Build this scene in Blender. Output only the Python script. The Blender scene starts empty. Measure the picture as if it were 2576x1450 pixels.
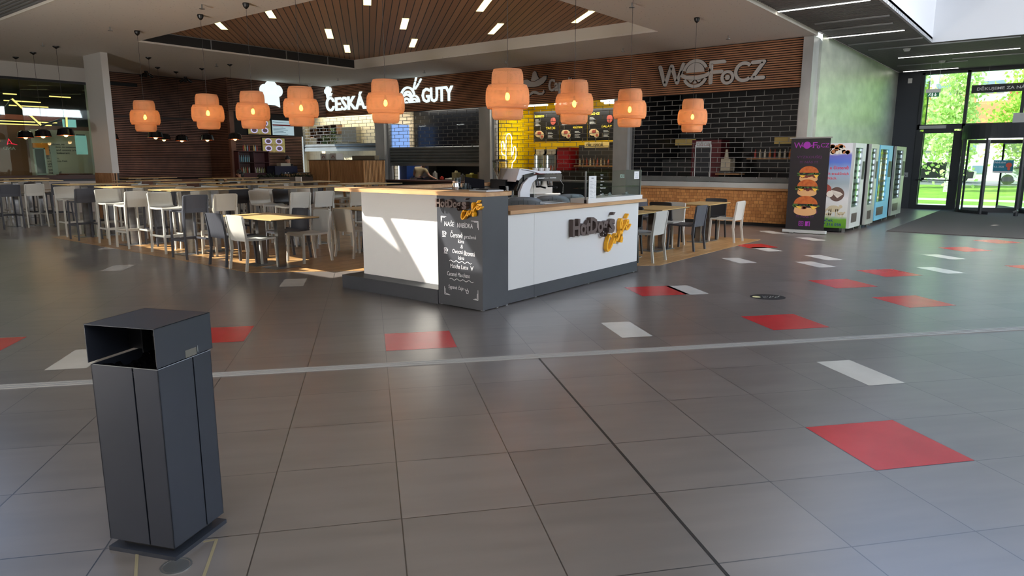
import bpy, math, random
from mathutils import Vector, Matrix
random.seed(7)
S = bpy.context.scene
COL = S.collection
R = math.radians

# ------------------------------------------------------------ camera, world, sun, exposure
cam_d = bpy.data.cameras.new('camera'); cam = bpy.data.objects.new('camera', cam_d); COL.objects.link(cam)
cam_d.sensor_width = 36.0; cam_d.lens = 1740.0 / 2576.0 * 36.0; cam_d.clip_end = 400; cam_d.clip_start = 0.05
_az = R(51.6); _th = math.atan(320 / 1740.0)
_f = Vector((math.sin(_az) * math.cos(_th), math.cos(_az) * math.cos(_th), -math.sin(_th)))
cam.location = (0, 0, 1.56); cam.rotation_euler = _f.to_track_quat('-Z', 'Y').to_euler()
S.camera = cam
S.cycles.caustics_reflective = False; S.cycles.caustics_refractive = False; S.cycles.sample_clamp_indirect = 5.0; S.cycles.transparent_max_bounces = 24
S.view_settings.view_transform = 'Standard'; S.view_settings.look = 'None'
S.view_settings.gamma = 1.0; S.view_settings.use_curve_mapping = False
S.view_settings.exposure = 0.14
W = bpy.data.worlds.new('world'); S.world = W; W.use_nodes = True
wn = W.node_tree.nodes; wl = W.node_tree.links
sky = wn.new('ShaderNodeTexSky'); sky.sky_type = 'NISHITA'; sky.sun_disc = False
sky.sun_elevation = R(42); sky.sun_rotation = R(225); sky.air_density = 1.0; sky.dust_density = 2.0; sky.altitude = 200
bg = wn['Background']; bg.inputs['Strength'].default_value = 0.6
wl.new(sky.outputs[0], bg.inputs[0])
def light(name, kind, loc, energy, col=(1, 1, 1), **k):
    d = bpy.data.lights.new(name, kind); d.energy = energy; d.color = col
    for a, b in k.items(): setattr(d, a, b)
    o = bpy.data.objects.new(name, d); o.location = loc; COL.objects.link(o); return o
SUN = Vector((1, -1.03, -1.28)).normalized()
sun = light('sun', 'SUN', (0, 0, 30), 12.0, (1, 0.95, 0.86), angle=R(0.6)); sun.rotation_euler = SUN.to_track_quat('-Z', 'Y').to_euler()
# daylight that enters through the glazed hall fronts behind the camera and the roof lantern, plus two added fill lamps
def area(name, loc, d, sx, sy, e, col):
    o = light(name, 'AREA', loc, e, col, shape='RECTANGLE', size=sx, size_y=sy)
    o.rotation_euler = Vector(d).to_track_quat('-Z', 'Y').to_euler(); return o
area('daylight_left_front', (-4.6, 7, 1.9), (1, 0, 0.25), 3.2, 24, 200, (0.93, 0.96, 1.0))
area('added_ceiling_fill', (-4.5, 8, .45), (0.3, 0, 0.95), 1.0, 24, 12500, (1.0, 0.93, 0.86))  # added upward fill to brighten the ceiling, stands for no real source
area('daylight_rear_front', (11, -7.6, 1.9), (0, 1, 0.35), 26, 3.2, 60, (1.0, 0.96, 0.9))
area('lantern_daylight', (15, -6.9, 4.9), (0, 0.7, 0.4), 14, 0.9, 1500, (0.86, 0.92, 1.0))

area('added_floor_fill', (-1.0, -1.5, 4.36), (0, 0, -1), 6, 9, 420, (0.95, 0.97, 1.0))  # added downward fill to brighten the floor, no roof opening above it
# ------------------------------------------------------------ materials
def lin(c):
    return tuple((x / 255 / 12.92) if x / 255 <= 0.04045 else ((x / 255 + 0.055) / 1.055) ** 2.4 for x in c) + (1,)
_M = {}
def mat(name, rgb, rough=0.5, metal=0.0, emit=None, es=0.0, spec=0.5, alpha=None):
    if name in _M: return _M[name]
    m = bpy.data.materials.new(name); m.use_nodes = True; _M[name] = m
    b = m.node_tree.nodes['Principled BSDF']
    b.inputs['Base Color'].default_value = lin(rgb); b.inputs['Roughness'].default_value = rough
    b.inputs['Metallic'].default_value = metal; b.inputs['Specular IOR Level'].default_value = spec
    if emit: b.inputs['Emission Color'].default_value = lin(emit); b.inputs['Emission Strength'].default_value = es
    return m
def N(m, t, **k):
    n = m.node_tree.nodes.new(t)
    for a, b in k.items(): setattr(n, a, b)
    return n
def Lk(m, a, b): m.node_tree.links.new(a, b)
def bs(m): return m.node_tree.nodes['Principled BSDF']
def ramp(m, fac, stops):
    r = N(m, 'ShaderNodeValToRGB'); cr = r.color_ramp
    while len(cr.elements) < len(stops): cr.elements.new(0.5)
    for e, (p, c) in zip(cr.elements, stops): e.position = p; e.color = lin(c)
    Lk(m, fac, r.inputs[0]); return r.outputs[0]
def noisy(name, c1, c2, scale=(1, 1, 1), ns=4.0, rough=0.5, metal=0.0, detail=4, bump=0.0, spec=0.5):
    if name in _M: return _M[name]
    m = mat(name, c1, rough, metal, spec=spec)
    tc = N(m, 'ShaderNodeTexCoord'); mp = N(m, 'ShaderNodeMapping'); mp.inputs['Scale'].default_value = scale
    nz = N(m, 'ShaderNodeTexNoise'); nz.inputs['Scale'].default_value = ns; nz.inputs['Detail'].default_value = detail
    Lk(m, tc.outputs['Object'], mp.inputs[0]); Lk(m, mp.outputs[0], nz.inputs['Vector'])
    Lk(m, ramp(m, nz.outputs['Fac'], [(0.3, c1), (0.7, c2)]), bs(m).inputs['Base Color'])
    if bump:
        bp = N(m, 'ShaderNodeBump'); bp.inputs['Strength'].default_value = bump; bp.inputs['Distance'].default_value = 0.01
        Lk(m, nz.outputs['Fac'], bp.inputs['Height']); Lk(m, bp.outputs[0], bs(m).inputs['Normal'])
    return m
def glass(name, tint=(235, 245, 240), refl=1.0):
    if name in _M: return _M[name]
    m = bpy.data.materials.new(name); m.use_nodes = True; _M[name] = m
    nt = m.node_tree; nt.nodes.clear()
    o = N(m, 'ShaderNodeOutputMaterial'); mx = N(m, 'ShaderNodeMixShader'); t = N(m, 'ShaderNodeBsdfTransparent'); g = N(m, 'ShaderNodeBsdfGlossy')
    fr = N(m, 'ShaderNodeLayerWeight'); pw = N(m, 'ShaderNodeMath', operation='POWER'); pw.inputs[1].default_value = 4.5; mu = N(m, 'ShaderNodeMath', operation='MULTIPLY_ADD'); mu.inputs[1].default_value = 0.8 * refl; mu.inputs[2].default_value = 0.025 * refl
    t.inputs[0].default_value = lin(tint); g.inputs['Roughness'].default_value = 0.02
    Lk(m, fr.outputs['Facing'], pw.inputs[0]); Lk(m, pw.outputs[0], mu.inputs[0]); Lk(m, mu.outputs[0], mx.inputs[0]); Lk(m, t.outputs[0], mx.inputs[1]); Lk(m, g.outputs[0], mx.inputs[2]); Lk(m, mx.outputs[0], o.inputs[0])
    return m
def emis(name, rgb, s=1.0):
    return mat(name, (20, 20, 20), 0.6, emit=rgb, es=s)

wood_oak = noisy('oak_laminate', (203, 162, 116), (171, 126, 84), (1, 8, 8), 1.6, 0.42)
wood_oak_y = noisy('oak_laminate_crosswise', (203, 162, 116), (171, 126, 84), (8, 1, 8), 1.6, 0.42)
tabletop_m = noisy('tabletop_oak', (205, 175, 118), (178, 148, 96), (10, 1.2, 1), 2.5, 0.35)
slat_m = noisy('brown_slat', (168, 116, 78), (136, 90, 60), (1, 1, 1), 3.0, 0.55)
slat_dark_m = noisy('dark_brown_slat', (126, 88, 68), (98, 66, 50), (1, 1, 1), 3.0, 0.55)
slat_back_m = mat('slat_backing', (24, 18, 15), 0.9)
vslat_m = noisy('light_slat', (222, 172, 120), (190, 140, 92), (1, 1, 0.3), 4.0, 0.5)
steel = noisy('brushed_steel', (165, 163, 160), (140, 138, 136), (1, 1, 6), 2.0, 0.28, 1.0)
steel_d = mat('steel_dull', (150, 152, 152), 0.38, 0.9)
chrome = mat('chrome', (215, 215, 215), 0.08, 1.0)
black_m = mat('black_metal', (18, 19, 21), 0.4)
frame_m = mat('anthracite_frame', (34, 37, 42), 0.45)
wall_dark_m = mat('anthracite_wall', (46, 49, 55), 0.6)
white_pl = mat('white_laminate', (218, 217, 213), 0.35)
anth = noisy('anthracite_laminate', (50, 52, 57), (54, 56, 61), (1, 1, 1), 3, 0.42)
plastic_l = mat('light_grey_plastic', (188, 187, 178), 0.42)
plastic_w = mat('warm_grey_plastic', (176, 170, 155), 0.42)
plastic_d = mat('dark_grey_plastic', (72, 74, 80), 0.42)
plastic_k = mat('charcoal_plastic', (44, 45, 48), 0.42)
paint_w = mat('white_paint', (205, 203, 199), 0.8)
chalk = mat('chalk_white', (232, 232, 232), 0.9)
yellow_l = mat('yellow_letter', (246, 176, 22), 0.5)
brown_l = mat('brown_letter', (84, 68, 62), 0.6)
sign_grey = mat('unlit_sign_grey', (172, 166, 160), 0.3)
sign_blk = mat('sign_edge_black', (14, 13, 13), 0.6)
sign_lit = emis('lit_sign_white', (226, 248, 250), 1.1)
cream_m = mat('cream_tile', (222, 210, 178), 0.3)
blackwall = mat('black_wall', (16, 17, 20), 0.5)
glass_m = glass('clear_glass', (246, 250, 248)); glass_t = glass('hall_glass', (225, 238, 230), 1.0)
tube_m = emis('led_white', (255, 250, 242), 6.0)
tube_dim = mat('unlit_light_line', (150, 150, 150), 0.5)
panel_m = emis('warm_light_panel', (255, 246, 178), 2.0)

# ------------------------------------------------------------ mesh builder
class MB:
    def __init__(s): s.v = []; s.f = []; s.m = []; s.mi = 0; s.sm = []; s.smooth = False
    def add(s, vs, fs):
        n = len(s.v); s.v += [tuple(v) for v in vs]
        for f in fs: s.f.append(tuple(i + n for i in f)); s.m.append(s.mi); s.sm.append(s.smooth)
        return s
    def box(s, x0, x1, y0, y1, z0, z1):
        vs = [(x, y, z) for x in (x0, x1) for y in (y0, y1) for z in (z0, z1)]
        return s.add(vs, [(0, 1, 3, 2), (4, 6, 7, 5), (0, 4, 5, 1), (2, 3, 7, 6), (0, 2, 6, 4), (1, 5, 7, 3)])
    def bar(s, p, q, w, h, up=(0, 0, 1)):            # box along p-q, w across, h along up
        p = Vector(p); q = Vector(q); d = (q - p).normalized(); u = Vector(up); sd = d.cross(u)
        if sd.length < 1e-4: sd = d.cross(Vector((0, 1, 0)))
        sd.normalize(); u = sd.cross(d)
        vs = [c + sd * (a * w / 2) + u * (b * h / 2) for c in (p, q) for a, b in ((-1, -1), (1, -1), (1, 1), (-1, 1))]
        return s.add(vs, [(0, 1, 2, 3), (7, 6, 5, 4), (0, 4, 5, 1), (1, 5, 6, 2), (2, 6, 7, 3), (3, 7, 4, 0)])
    def tube(s, pts, rs, n=8, caps=True):
        pts = [Vector(p) for p in pts]
        if not hasattr(rs, '__len__'): rs = [rs] * len(pts)
        rings = []
        for i, p in enumerate(pts):
            d = (pts[min(i + 1, len(pts) - 1)] - pts[max(i - 1, 0)]).normalized()
            a = d.cross(Vector((0, 0, 1)));
            if a.length < 1e-3: a = Vector((1, 0, 0))
            a.normalize(); b = d.cross(a)
            rings.append([p + a * (rs[i] * math.cos(2 * math.pi * k / n)) + b * (rs[i] * math.sin(2 * math.pi * k / n)) for k in range(n)])
        vs = [v for r in rings for v in r]; fs = []
        for i in range(len(pts) - 1):
            for k in range(n): fs.append((i * n + k, i * n + (k + 1) % n, (i + 1) * n + (k + 1) % n, (i + 1) * n + k))
        if caps: fs.append(tuple(range(n))[::-1]); fs.append(tuple((len(pts) - 1) * n + k for k in range(n)))
        return s.add(vs, fs)
    def lathe(s, prof, n=24, c=(0, 0, 0)):
        vs = []; fs = []
        for r, z in prof:
            for k in range(n): vs.append((c[0] + r * math.cos(2 * math.pi * k / n), c[1] + r * math.sin(2 * math.pi * k / n), c[2] + z))
        for i in range(len(prof) - 1):
            for k in range(n): fs.append((i * n + k, i * n + (k + 1) % n, (i + 1) * n + (k + 1) % n, (i + 1) * n + k))
        return s.add(vs, fs)
    def ball(s, c, r, n=12, m=8):
        if not hasattr(r, '__len__'): r = (r, r, r)
        vs = []; fs = []
        for i in range(m + 1):
            t = math.pi * i / m
            for k in range(n):
                a = 2 * math.pi * k / n
                vs.append((c[0] + r[0] * math.sin(t) * math.cos(a), c[1] + r[1] * math.sin(t) * math.sin(a), c[2] + r[2] * math.cos(t)))
        for i in range(m):
            for k in range(n): fs.append((i * n + k, (i + 1) * n + k, (i + 1) * n + (k + 1) % n, i * n + (k + 1) % n))
        return s.add(vs, fs)
    def poly(s, pts, w0, w1):                        # extruded outline in local (u, v), thickness along w
        n = len(pts)
        vs = [(x, y, w0) for x, y in pts] + [(x, y, w1) for x, y in pts]
        fs = [tuple(range(n))[::-1], tuple(range(n, 2 * n))] + [(i, (i + 1) % n, n + (i + 1) % n, n + i) for i in range(n)]
        return s.add(vs, fs)
    def disc(s, cx, cy, r, w0, w1, n=20, ry=None):
        ry = ry or r
        return s.poly([(cx + r * math.cos(2 * math.pi * k / n), cy + ry * math.sin(2 * math.pi * k / n)) for k in range(n)], w0, w1)
    def ring(s, cx, cy, r0, r1, w0, w1, a0=0, a1=360, n=32, k=1.0):
        P = lambda r, a: (cx + r * math.cos(R(a)), cy + k * r * math.sin(R(a)))
        for i in range(n):
            a = a0 + (a1 - a0) * i / n; b = a0 + (a1 - a0) * (i + 1) / n
            s.poly([P(r0, a), P(r1, a), P(r1, b), P(r0, b)], w0, w1)
        return s
    def stroke(s, pts, w, w0, w1):                   # round pen line in local (u, v)
        for (x0, y0), (x1, y1) in zip(pts, pts[1:]):
            d = math.hypot(x1 - x0, y1 - y0) or 1e-6; nx, ny = -(y1 - y0) / d * w / 2, (x1 - x0) / d * w / 2
            s.poly([(x0 - nx, y0 - ny), (x1 - nx, y1 - ny), (x1 + nx, y1 + ny), (x0 + nx, y0 + ny)], w0, w1)
        for x, y in pts: s.disc(x, y, w / 2, w0, w1 + 1e-4, 8)
        return s
    def merge(s, o, M=None, mi=None):
        n = len(s.v); s.v += [tuple((M @ Vector(v)) if M else v) for v in o.v]
        s.f += [tuple(i + n for i in f) for f in o.f]; s.m += [(mi if mi is not None else k) for k in o.m]; s.sm += o.sm; return s
    def xf(s, M): s.v = [tuple(M @ Vector(v)) for v in s.v]; return s
    def build(s, name, mats, parent=None, kind=None):
        me = bpy.data.meshes.new(name)
        if parent is None:
            if kind == 'structure' or not s.v: o0 = Vector((0, 0, 0))
            else:
                xs = [v[0] for v in s.v]; ys = [v[1] for v in s.v]; zs = [v[2] for v in s.v]
                o0 = Vector(((min(xs) + max(xs)) / 2, (min(ys) + max(ys)) / 2, min(zs)))
        else: o0 = Vector(parent['_o']) if '_o' in parent else Vector((0, 0, 0))
        me.from_pydata([tuple(Vector(v) - o0) for v in s.v], [], s.f)
        if not hasattr(mats, '__len__'): mats = [mats]
        for m in mats: me.materials.append(m)
        me.polygons.foreach_set('material_index', s.m); me.polygons.foreach_set('use_smooth', s.sm); me.update()
        o = bpy.data.objects.new(name, me); COL.objects.link(o)
        if parent is None: o.location = o0
        else: o.parent = parent
        o['_o'] = tuple(o0); ALL.append(o)
        if kind: o['kind'] = kind
        return o
ALL = []
def thing(name, label, cat, loc=(0, 0, 0), group=None):
    o = bpy.data.objects.new(name, None); COL.objects.link(o); o.location = loc; o.empty_display_size = 0.1
    o['_o'] = tuple(loc); ALL.append(o); o['label'] = label; o['category'] = cat
    if group: o['group'] = group
    return o
def tag(o, label, cat, group=None, kind=None):
    o['label'] = label; o['category'] = cat
    if group: o['group'] = group
    if kind: o['kind'] = kind
    return o
def copy_thing(r, loc, rz=0, label=None, scale=None):
    c = r.copy(); COL.objects.link(c); c.location = loc; c.rotation_euler = (0, 0, rz)
    if scale: c.scale = scale
    if label: c['label'] = label
    for ch in [x for x in ALL if x.parent == r]:
        d = ch.copy(); COL.objects.link(d); d.parent = c; ALL.append(d)
        for g in [x for x in ALL if x.parent == ch]:
            e = g.copy(); COL.objects.link(e); e.parent = d; ALL.append(e)
    ALL.append(c); return c
def fmx(X, Y, Z): return Matrix(((0, 0, -1, X), (-1, 0, 0, Y), (0, 1, 0, Z), (0, 0, 0, 1)))     # wall facing -X
def fmy(X, Y, Z): return Matrix(((1, 0, 0, X), (0, 0, -1, Y), (0, 1, 0, Z), (0, 0, 0, 1)))      # wall facing -Y
def fup(X, Y, Z, a=0):
    return Matrix.Translation((X, Y, Z)) @ Matrix.Rotation(a, 4, 'Z')
_TC = {}
def text(t, h=None, w=None, d=0.002, off=0.0, shear=0.0, x=0, y=0, align='L', w0=0.0, res=2):
    key = (t, off, shear, res)
    if key not in _TC:
        cu = bpy.data.curves.new('t', 'FONT'); cu.body = t; cu.size = 1; cu.extrude = 0.5; cu.offset = off; cu.shear = shear; cu.resolution_u = res
        ob = bpy.data.objects.new('t', cu); COL.objects.link(ob); bpy.context.view_layer.update()
        dg = bpy.context.evaluated_depsgraph_get(); ev = ob.evaluated_get(dg); me = ev.to_mesh()
        _TC[key] = ([tuple(v.co) for v in me.vertices], [tuple(p.vertices) for p in me.polygons]); ev.to_mesh_clear()
        bpy.data.objects.remove(ob); bpy.data.curves.remove(cu)
    vs, fs = _TC[key]
    b = MB()
    if not vs: return b
    x0 = min(v[0] for v in vs); x1 = max(v[0] for v in vs); y0 = min(v[1] for v in vs); y1 = max(v[1] for v in vs)
    sy = (h / (y1 - y0)) if h else None; sx = (w / (x1 - x0)) if w else None
    sy = sy or sx; sx = sx or sy
    W_ = (x1 - x0) * sx; ox = {'L': 0, 'C': -W_ / 2, 'R': -W_}[align]
    b.add([(x + ox + (v[0] - x0) * sx, y + (v[1] - y0) * sy, w0 + (v[2] + 0.5) * d) for v in vs], fs)
    return b

# ------------------------------------------------------------ label helpers
_r = Vector((math.cos(_az), -math.sin(_az), 0)); _u = Vector((math.sin(_az) * math.sin(_th), math.cos(_az) * math.sin(_th), math.cos(_th)))
def pxl(p):                                          # where a point falls in the photograph, used only to word the labels
    v = Vector(p) - Vector((0, 0, 1.56)); z = max(v.dot(_f), 0.01)
    return 1288 + 1740 * v.dot(_r) / z, 725 - 1740 * v.dot(_u) / z
ORD = ['', 'second', 'third', 'fourth', 'fifth', 'sixth', 'seventh', 'eighth', 'ninth', 'tenth', 'eleventh', 'twelfth', 'thirteenth', 'fourteenth', 'fifteenth', 'sixteenth',
       'seventeenth', 'eighteenth', 'nineteenth', 'twentieth', 'twenty-first', 'twenty-second', 'twenty-third', 'twenty-fourth', 'twenty-fifth', 'twenty-sixth']
NUM = ['', 'one', 'two', 'three', 'four', 'five', 'six', 'seven', 'eight', 'nine', 'ten', 'eleven', 'twelve', 'thirteen', 'fourteen', 'fifteen', 'sixteen', 'seventeen', 'eighteen', 'nineteen', 'twenty']
def left_to_right(items, what, plural, zoff=0.0):    # items: objects; words each label by its order in the photo
    n = len(items); its = sorted(items, key=lambda o: pxl(o.location + Vector((0, 0, zoff)))[0])
    for i, o in enumerate(its):
        pos = 'leftmost' if i == 0 else ('rightmost' if i == n - 1 else ORD[i] + ' from the left')
        cnt = NUM[n] if n < len(NUM) else str(n)
        o['label'] = f'{what}, {pos} of the {cnt}'
        if len(o['label'].split()) > 16: o['label'] = f'{what}, {pos}'

# ------------------------------------------------------------ floor
CA, SA = math.cos(R(-40)), math.sin(R(-40))
def AB(a, b): return (a * CA - b * SA, a * SA + b * CA)
def floor_mat():
    m = mat('grey_floor_tile', (84, 79, 76), 0.26, spec=0.9); bs(m).inputs['IOR'].default_value = 1.95
    tc = N(m, 'ShaderNodeTexCoord'); P = tc.outputs['Object']
    def dot(v):
        n = N(m, 'ShaderNodeVectorMath', operation='DOT_PRODUCT'); Lk(m, P, n.inputs[0]); n.inputs[1].default_value = v; return n.outputs['Value']
    def mth(op, a, b=None, c=None):
        n = N(m, 'ShaderNodeMath', operation=op)
        for i, x in enumerate((a, b, c)):
            if x is None: continue
            if isinstance(x, (int, float)): n.inputs[i].default_value = x
            else: Lk(m, x, n.inputs[i])
        return n.outputs[0]
    a = dot((CA, SA, 0)); b = dot((-SA, CA, 0))
    beyond = mth('GREATER_THAN', b, 5.265)
    bo = mth('SUBTRACT', b, mth('SUBTRACT', 0.468, mth('MULTIPLY', beyond, 0.198)))
    ua = mth('DIVIDE', mth('SUBTRACT', a, 0.09), 0.6); ub = mth('DIVIDE', bo, 0.6)
    fa = mth('FRACT', ua); fb = mth('FRACT', ub)
    ea = mth('MINIMUM', fa, mth('SUBTRACT', 1.0, fa)); eb = mth('MINIMUM', fb, mth('SUBTRACT', 1.0, fb))
    grout = mth('LESS_THAN', mth('MINIMUM', ea, eb), 0.005)
    cx = N(m, 'ShaderNodeCombineXYZ'); Lk(m, mth('FLOOR', ua), cx.inputs[0]); Lk(m, mth('FLOOR', ub), cx.inputs[1]); Lk(m, beyond, cx.inputs[2])
    wnz = N(m, 'ShaderNodeTexWhiteNoise', noise_dimensions='3D'); Lk(m, cx.outputs[0], wnz.inputs['Vector'])
    cv = N(m, 'ShaderNodeCombineXYZ'); Lk(m, mth('MULTIPLY', a, 1.2), cv.inputs[0]); Lk(m, mth('MULTIPLY', b, 7.0), cv.inputs[1]); Lk(m, wnz.outputs['Value'], cv.inputs[2])
    nz = N(m, 'ShaderNodeTexNoise'); nz.inputs['Scale'].default_value = 1.3; nz.inputs['Detail'].default_value = 3; Lk(m, cv.outputs[0], nz.inputs['Vector'])
    f = mth('ADD', mth('MULTIPLY', nz.outputs['Fac'], 0.75), mth('MULTIPLY', wnz.outputs['Value'], 0.25))
    col = ramp(m, f, [(0.3, (94, 88, 84)), (0.7, (112, 105, 100))])
    mx = N(m, 'ShaderNodeMix', data_type='RGBA'); Lk(m, grout, mx.inputs['Factor']); Lk(m, col, mx.inputs['A']); mx.inputs['B'].default_value = lin((30, 28, 27))
    Lk(m, mx.outputs['Result'], bs(m).inputs['Base Color'])
    n2 = N(m, 'ShaderNodeTexNoise'); n2.inputs['Scale'].default_value = 2.2; n2.inputs['Detail'].default_value = 5; Lk(m, P, n2.inputs['Vector'])
    rr = N(m, 'ShaderNodeMapRange'); Lk(m, n2.outputs['Fac'], rr.inputs['Value']); rr.inputs['From Min'].default_value = 0.3; rr.inputs['From Max'].default_value = 0.7
    rr.inputs['To Min'].default_value = 0.282; rr.inputs['To Max'].default_value = 0.31; Lk(m, rr.outputs[0], bs(m).inputs['Roughness'])
    return m
fl = MB(); fl.box(-5, 26.5, -8, 27, -0.2, 0.0)
red_t = noisy('red_floor_tile', (196, 38, 46), (178, 32, 40), (1, 1, 1), 3, 0.26); wht_t = noisy('white_floor_tile', (214, 210, 200), (200, 196, 186), (1, 1, 1), 3, 0.26)
def tile(a0, b0, wa, wb, k):
    fl.mi = k; g = 0.003
    pts = [AB(a0 * .6 + g, b0 * .6 + g), AB((a0 + wa) * .6 - g, b0 * .6 + g), AB((a0 + wa) * .6 - g, (b0 + wb) * .6 - g), AB(a0 * .6 + g, (b0 + wb) * .6 - g)]
    fl.add([(x, y, 0.0008) for x, y in pts], [(0, 1, 2, 3)]); fl.mi = 0
for a0, b0 in [(4.15, 3.78 + 1.0), (0.15, 9.45), (5.15, 12.45), (6.1, 9.45), (9.42, 12.45), (11.45, 13.5), (9.45, 10.48), (-2.87, 10.4), (-6.1, 10.35), (11.2, 18.9), (19.6, 18.4), (16.9, 16.9), (15.6, 13.4), (22.5, 21.5)]:
    tile(a0, b0, 1, 1, 1)
for a0, b0 in [(5.67, 6.78), (6.06, 12.42), (3.62, 9.48), (9.3, 16.1), (11.85, 16.15), (10.85, 15.06), (11.32, 18.1), (14.34, 20.3), (14.3, 22.6), (-6.38, 18.0), (-1.92, 14.94), (-1.43, 16.9), (-4.1, 9.4), (-8.0, 22.5), (15.2, 15.6), (13.2, 13.6)]:
    tile(a0, b0, .5, 1, 2)
fl.build('floor', [floor_mat(), red_t, wht_t], kind='structure')
def planks(name, c1, c2, ang=0.0, w=0.12):
    m = mat(name, c1, 0.33); tc = N(m, 'ShaderNodeTexCoord'); mp = N(m, 'ShaderNodeMapping'); mp.inputs['Rotation'].default_value = (0, 0, ang)
    br = N(m, 'ShaderNodeTexBrick'); br.inputs['Scale'].default_value = 1.0; br.inputs['Brick Width'].default_value = 0.55; br.inputs['Row Height'].default_value = w
    br.inputs['Mortar Size'].default_value = 0.003; br.inputs['Color1'].default_value = lin(c1); br.inputs['Color2'].default_value = lin(c2); br.inputs['Mortar'].default_value = lin((110, 80, 50))
    nz = N(m, 'ShaderNodeTexNoise'); nz.inputs['Scale'].default_value = 9; mx = N(m, 'ShaderNodeMix', data_type='RGBA', blend_type='MULTIPLY'); mx.inputs['Factor'].default_value = 0.5
    Lk(m, tc.outputs['Object'], mp.inputs[0]); Lk(m, mp.outputs[0], br.inputs[0]); Lk(m, tc.outputs['Object'], nz.inputs[0])
    Lk(m, br.outputs['Color'], mx.inputs['A']); Lk(m, ramp(m, nz.outputs['Fac'], [(0.3, (205, 195, 180)), (0.7, (255, 255, 250))]), mx.inputs['B']); Lk(m, mx.outputs['Result'], bs(m).inputs['Base Color'])
    return m
wf = MB(); wf.poly([(5.28, 8.91), (9.3, 4.9), (9.52, 4.69), (13.95, 4.69), (13.95, 6.4), (13.0, 7.6), (13.0, 16.4), (5.28, 16.4)], 0.0, 0.004)
wf.build('floor', planks('oak_floor_planks', (196, 158, 108), (170, 128, 80)), kind='structure')
st = MB()
for k, (o, w_, h_) in enumerate([(-.042, .016, .006), (-.021, .012, .003), (0, .018, .006), (.021, .012, .003), (.042, .016, .006)]):
    p = AB(-12, 5.262 + o); q = AB(13, 5.262 + o); st.bar((p[0], p[1], h_ / 2), (q[0], q[1], h_ / 2), w_, h_)
st.build('trim_1', mat('expansion_strip', (178, 176, 172), 0.4, 0.2), kind='structure')
jt = MB(); p = AB(1.29, -3.2); q = AB(1.29, 5.2); jt.bar((p[0], p[1], .0008), (q[0], q[1], .0008), .014, .0016)
jt.build('trim_2', mat('dark_floor_joint', (34, 32, 30), 0.4), kind='structure')
mt = MB(); mt.box(17.4, 26.2, -6, 3.05, 0, 0.014)
tag(mt.build('entrance_mat', noisy('mat_fibre', (74, 71, 68), (60, 57, 55), (1, 1, 1), 60, 0.95)), 'large dark grey entrance mat in front of the revolving door', 'mat')

# ------------------------------------------------------------ ceilings
def ceil_white_mat():
    m = mat('perforated_white_board', (196, 190, 183), 0.85); tc = N(m, 'ShaderNodeTexCoord'); mp = N(m, 'ShaderNodeMapping'); mp.inputs['Scale'].default_value = (5, 11, 1)
    v = N(m, 'ShaderNodeTexVoronoi'); v.inputs['Scale'].default_value = 1.6; Lk(m, tc.outputs['Object'], mp.inputs[0]); Lk(m, mp.outputs[0], v.inputs['Vector'])
    Lk(m, ramp(m, v.outputs['Distance'], [(0.0, (150, 142, 134)), (0.08, (150, 142, 134)), (0.13, (224, 218, 210)), (1.0, (224, 218, 210))]), bs(m).inputs['Base Color']); return m
cw = ceil_white_mat(); cwp = mat('white_bulkhead', (222, 216, 204), 0.8)
X0, X1, Y0, Y1, ZC = 5.1, 17.0, 4.75, 24.0, 4.32
RX0, RX1, RY0, RY1, ZR = 7.87, 14.3, 7.3, 17.5, 4.6
c = MB()
for x0, x1, y0, y1 in [(X0, RX0, Y0, Y1), (RX1, X1, Y0, Y1), (RX0, RX1, Y0, RY0), (RX0, RX1, RY1, Y1)]: c.box(x0, x1, y0, y1, ZC, ZC + .04)
c.mi = 1
c.box(RX1, RX1 + .04, RY0, RY1, ZC + .04, ZR); c.box(RX0 - .04, RX0, RY0, RY1, ZC + .04, ZR); c.box(RX0, RX1, RY0 - .04, RY0, ZC + .04, ZR)
c.build('ceiling', [cw, cwp], kind='structure')
c = MB(); c.box(RX0 + .1, RX1, RY1, RY1 + .04, ZC + .04, ZR); c.mi = 1
for x in (9.7, 11.9, 13.3): c.box(x, x + .03, RY1 - .01, RY1, ZC + .04, ZR)
c.box(RX0 + .1, RX1, RY1 - .012, RY1, ZR - .015, ZR)
c.build('trim_3', [mat('recess_dark_panel', (34, 33, 33), 0.7), steel_d], kind='structure')
def wood_ceiling():
    m = mat('ceiling_planks', (150, 112, 84), 0.55); tc = N(m, 'ShaderNodeTexCoord')
    d = N(m, 'ShaderNodeVectorMath', operation='DOT_PRODUCT'); Lk(m, tc.outputs['Object'], d.inputs[0]); d.inputs[1].default_value = (CA / .143, SA / .143, 0)
    ad = N(m, 'ShaderNodeMath', operation='ADD'); ad.inputs[1].default_value = 100.0; Lk(m, d.outputs['Value'], ad.inputs[0])
    fr = N(m, 'ShaderNodeMath', operation='FRACT'); Lk(m, ad.outputs[0], fr.inputs[0])
    lt = N(m, 'ShaderNodeMath', operation='LESS_THAN'); lt.inputs[1].default_value = 0.13; Lk(m, fr.outputs[0], lt.inputs[0])
    fo = N(m, 'ShaderNodeMath', operation='FLOOR'); Lk(m, ad.outputs[0], fo.inputs[0]); wz = N(m, 'ShaderNodeTexWhiteNoise', noise_dimensions='1D'); Lk(m, fo.outputs[0], wz.inputs['W'])
    cl = ramp(m, wz.outputs['Value'], [(0.0, (160, 120, 90)), (1.0, (184, 142, 108))])
    mx = N(m, 'ShaderNodeMix', data_type='RGBA'); Lk(m, lt.outputs[0], mx.inputs['Factor']); Lk(m, cl, mx.inputs['A']); mx.inputs['B'].default_value = lin((14, 11, 10))
    Lk(m, mx.outputs['Result'], bs(m).inputs['Base Color']); return m
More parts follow.
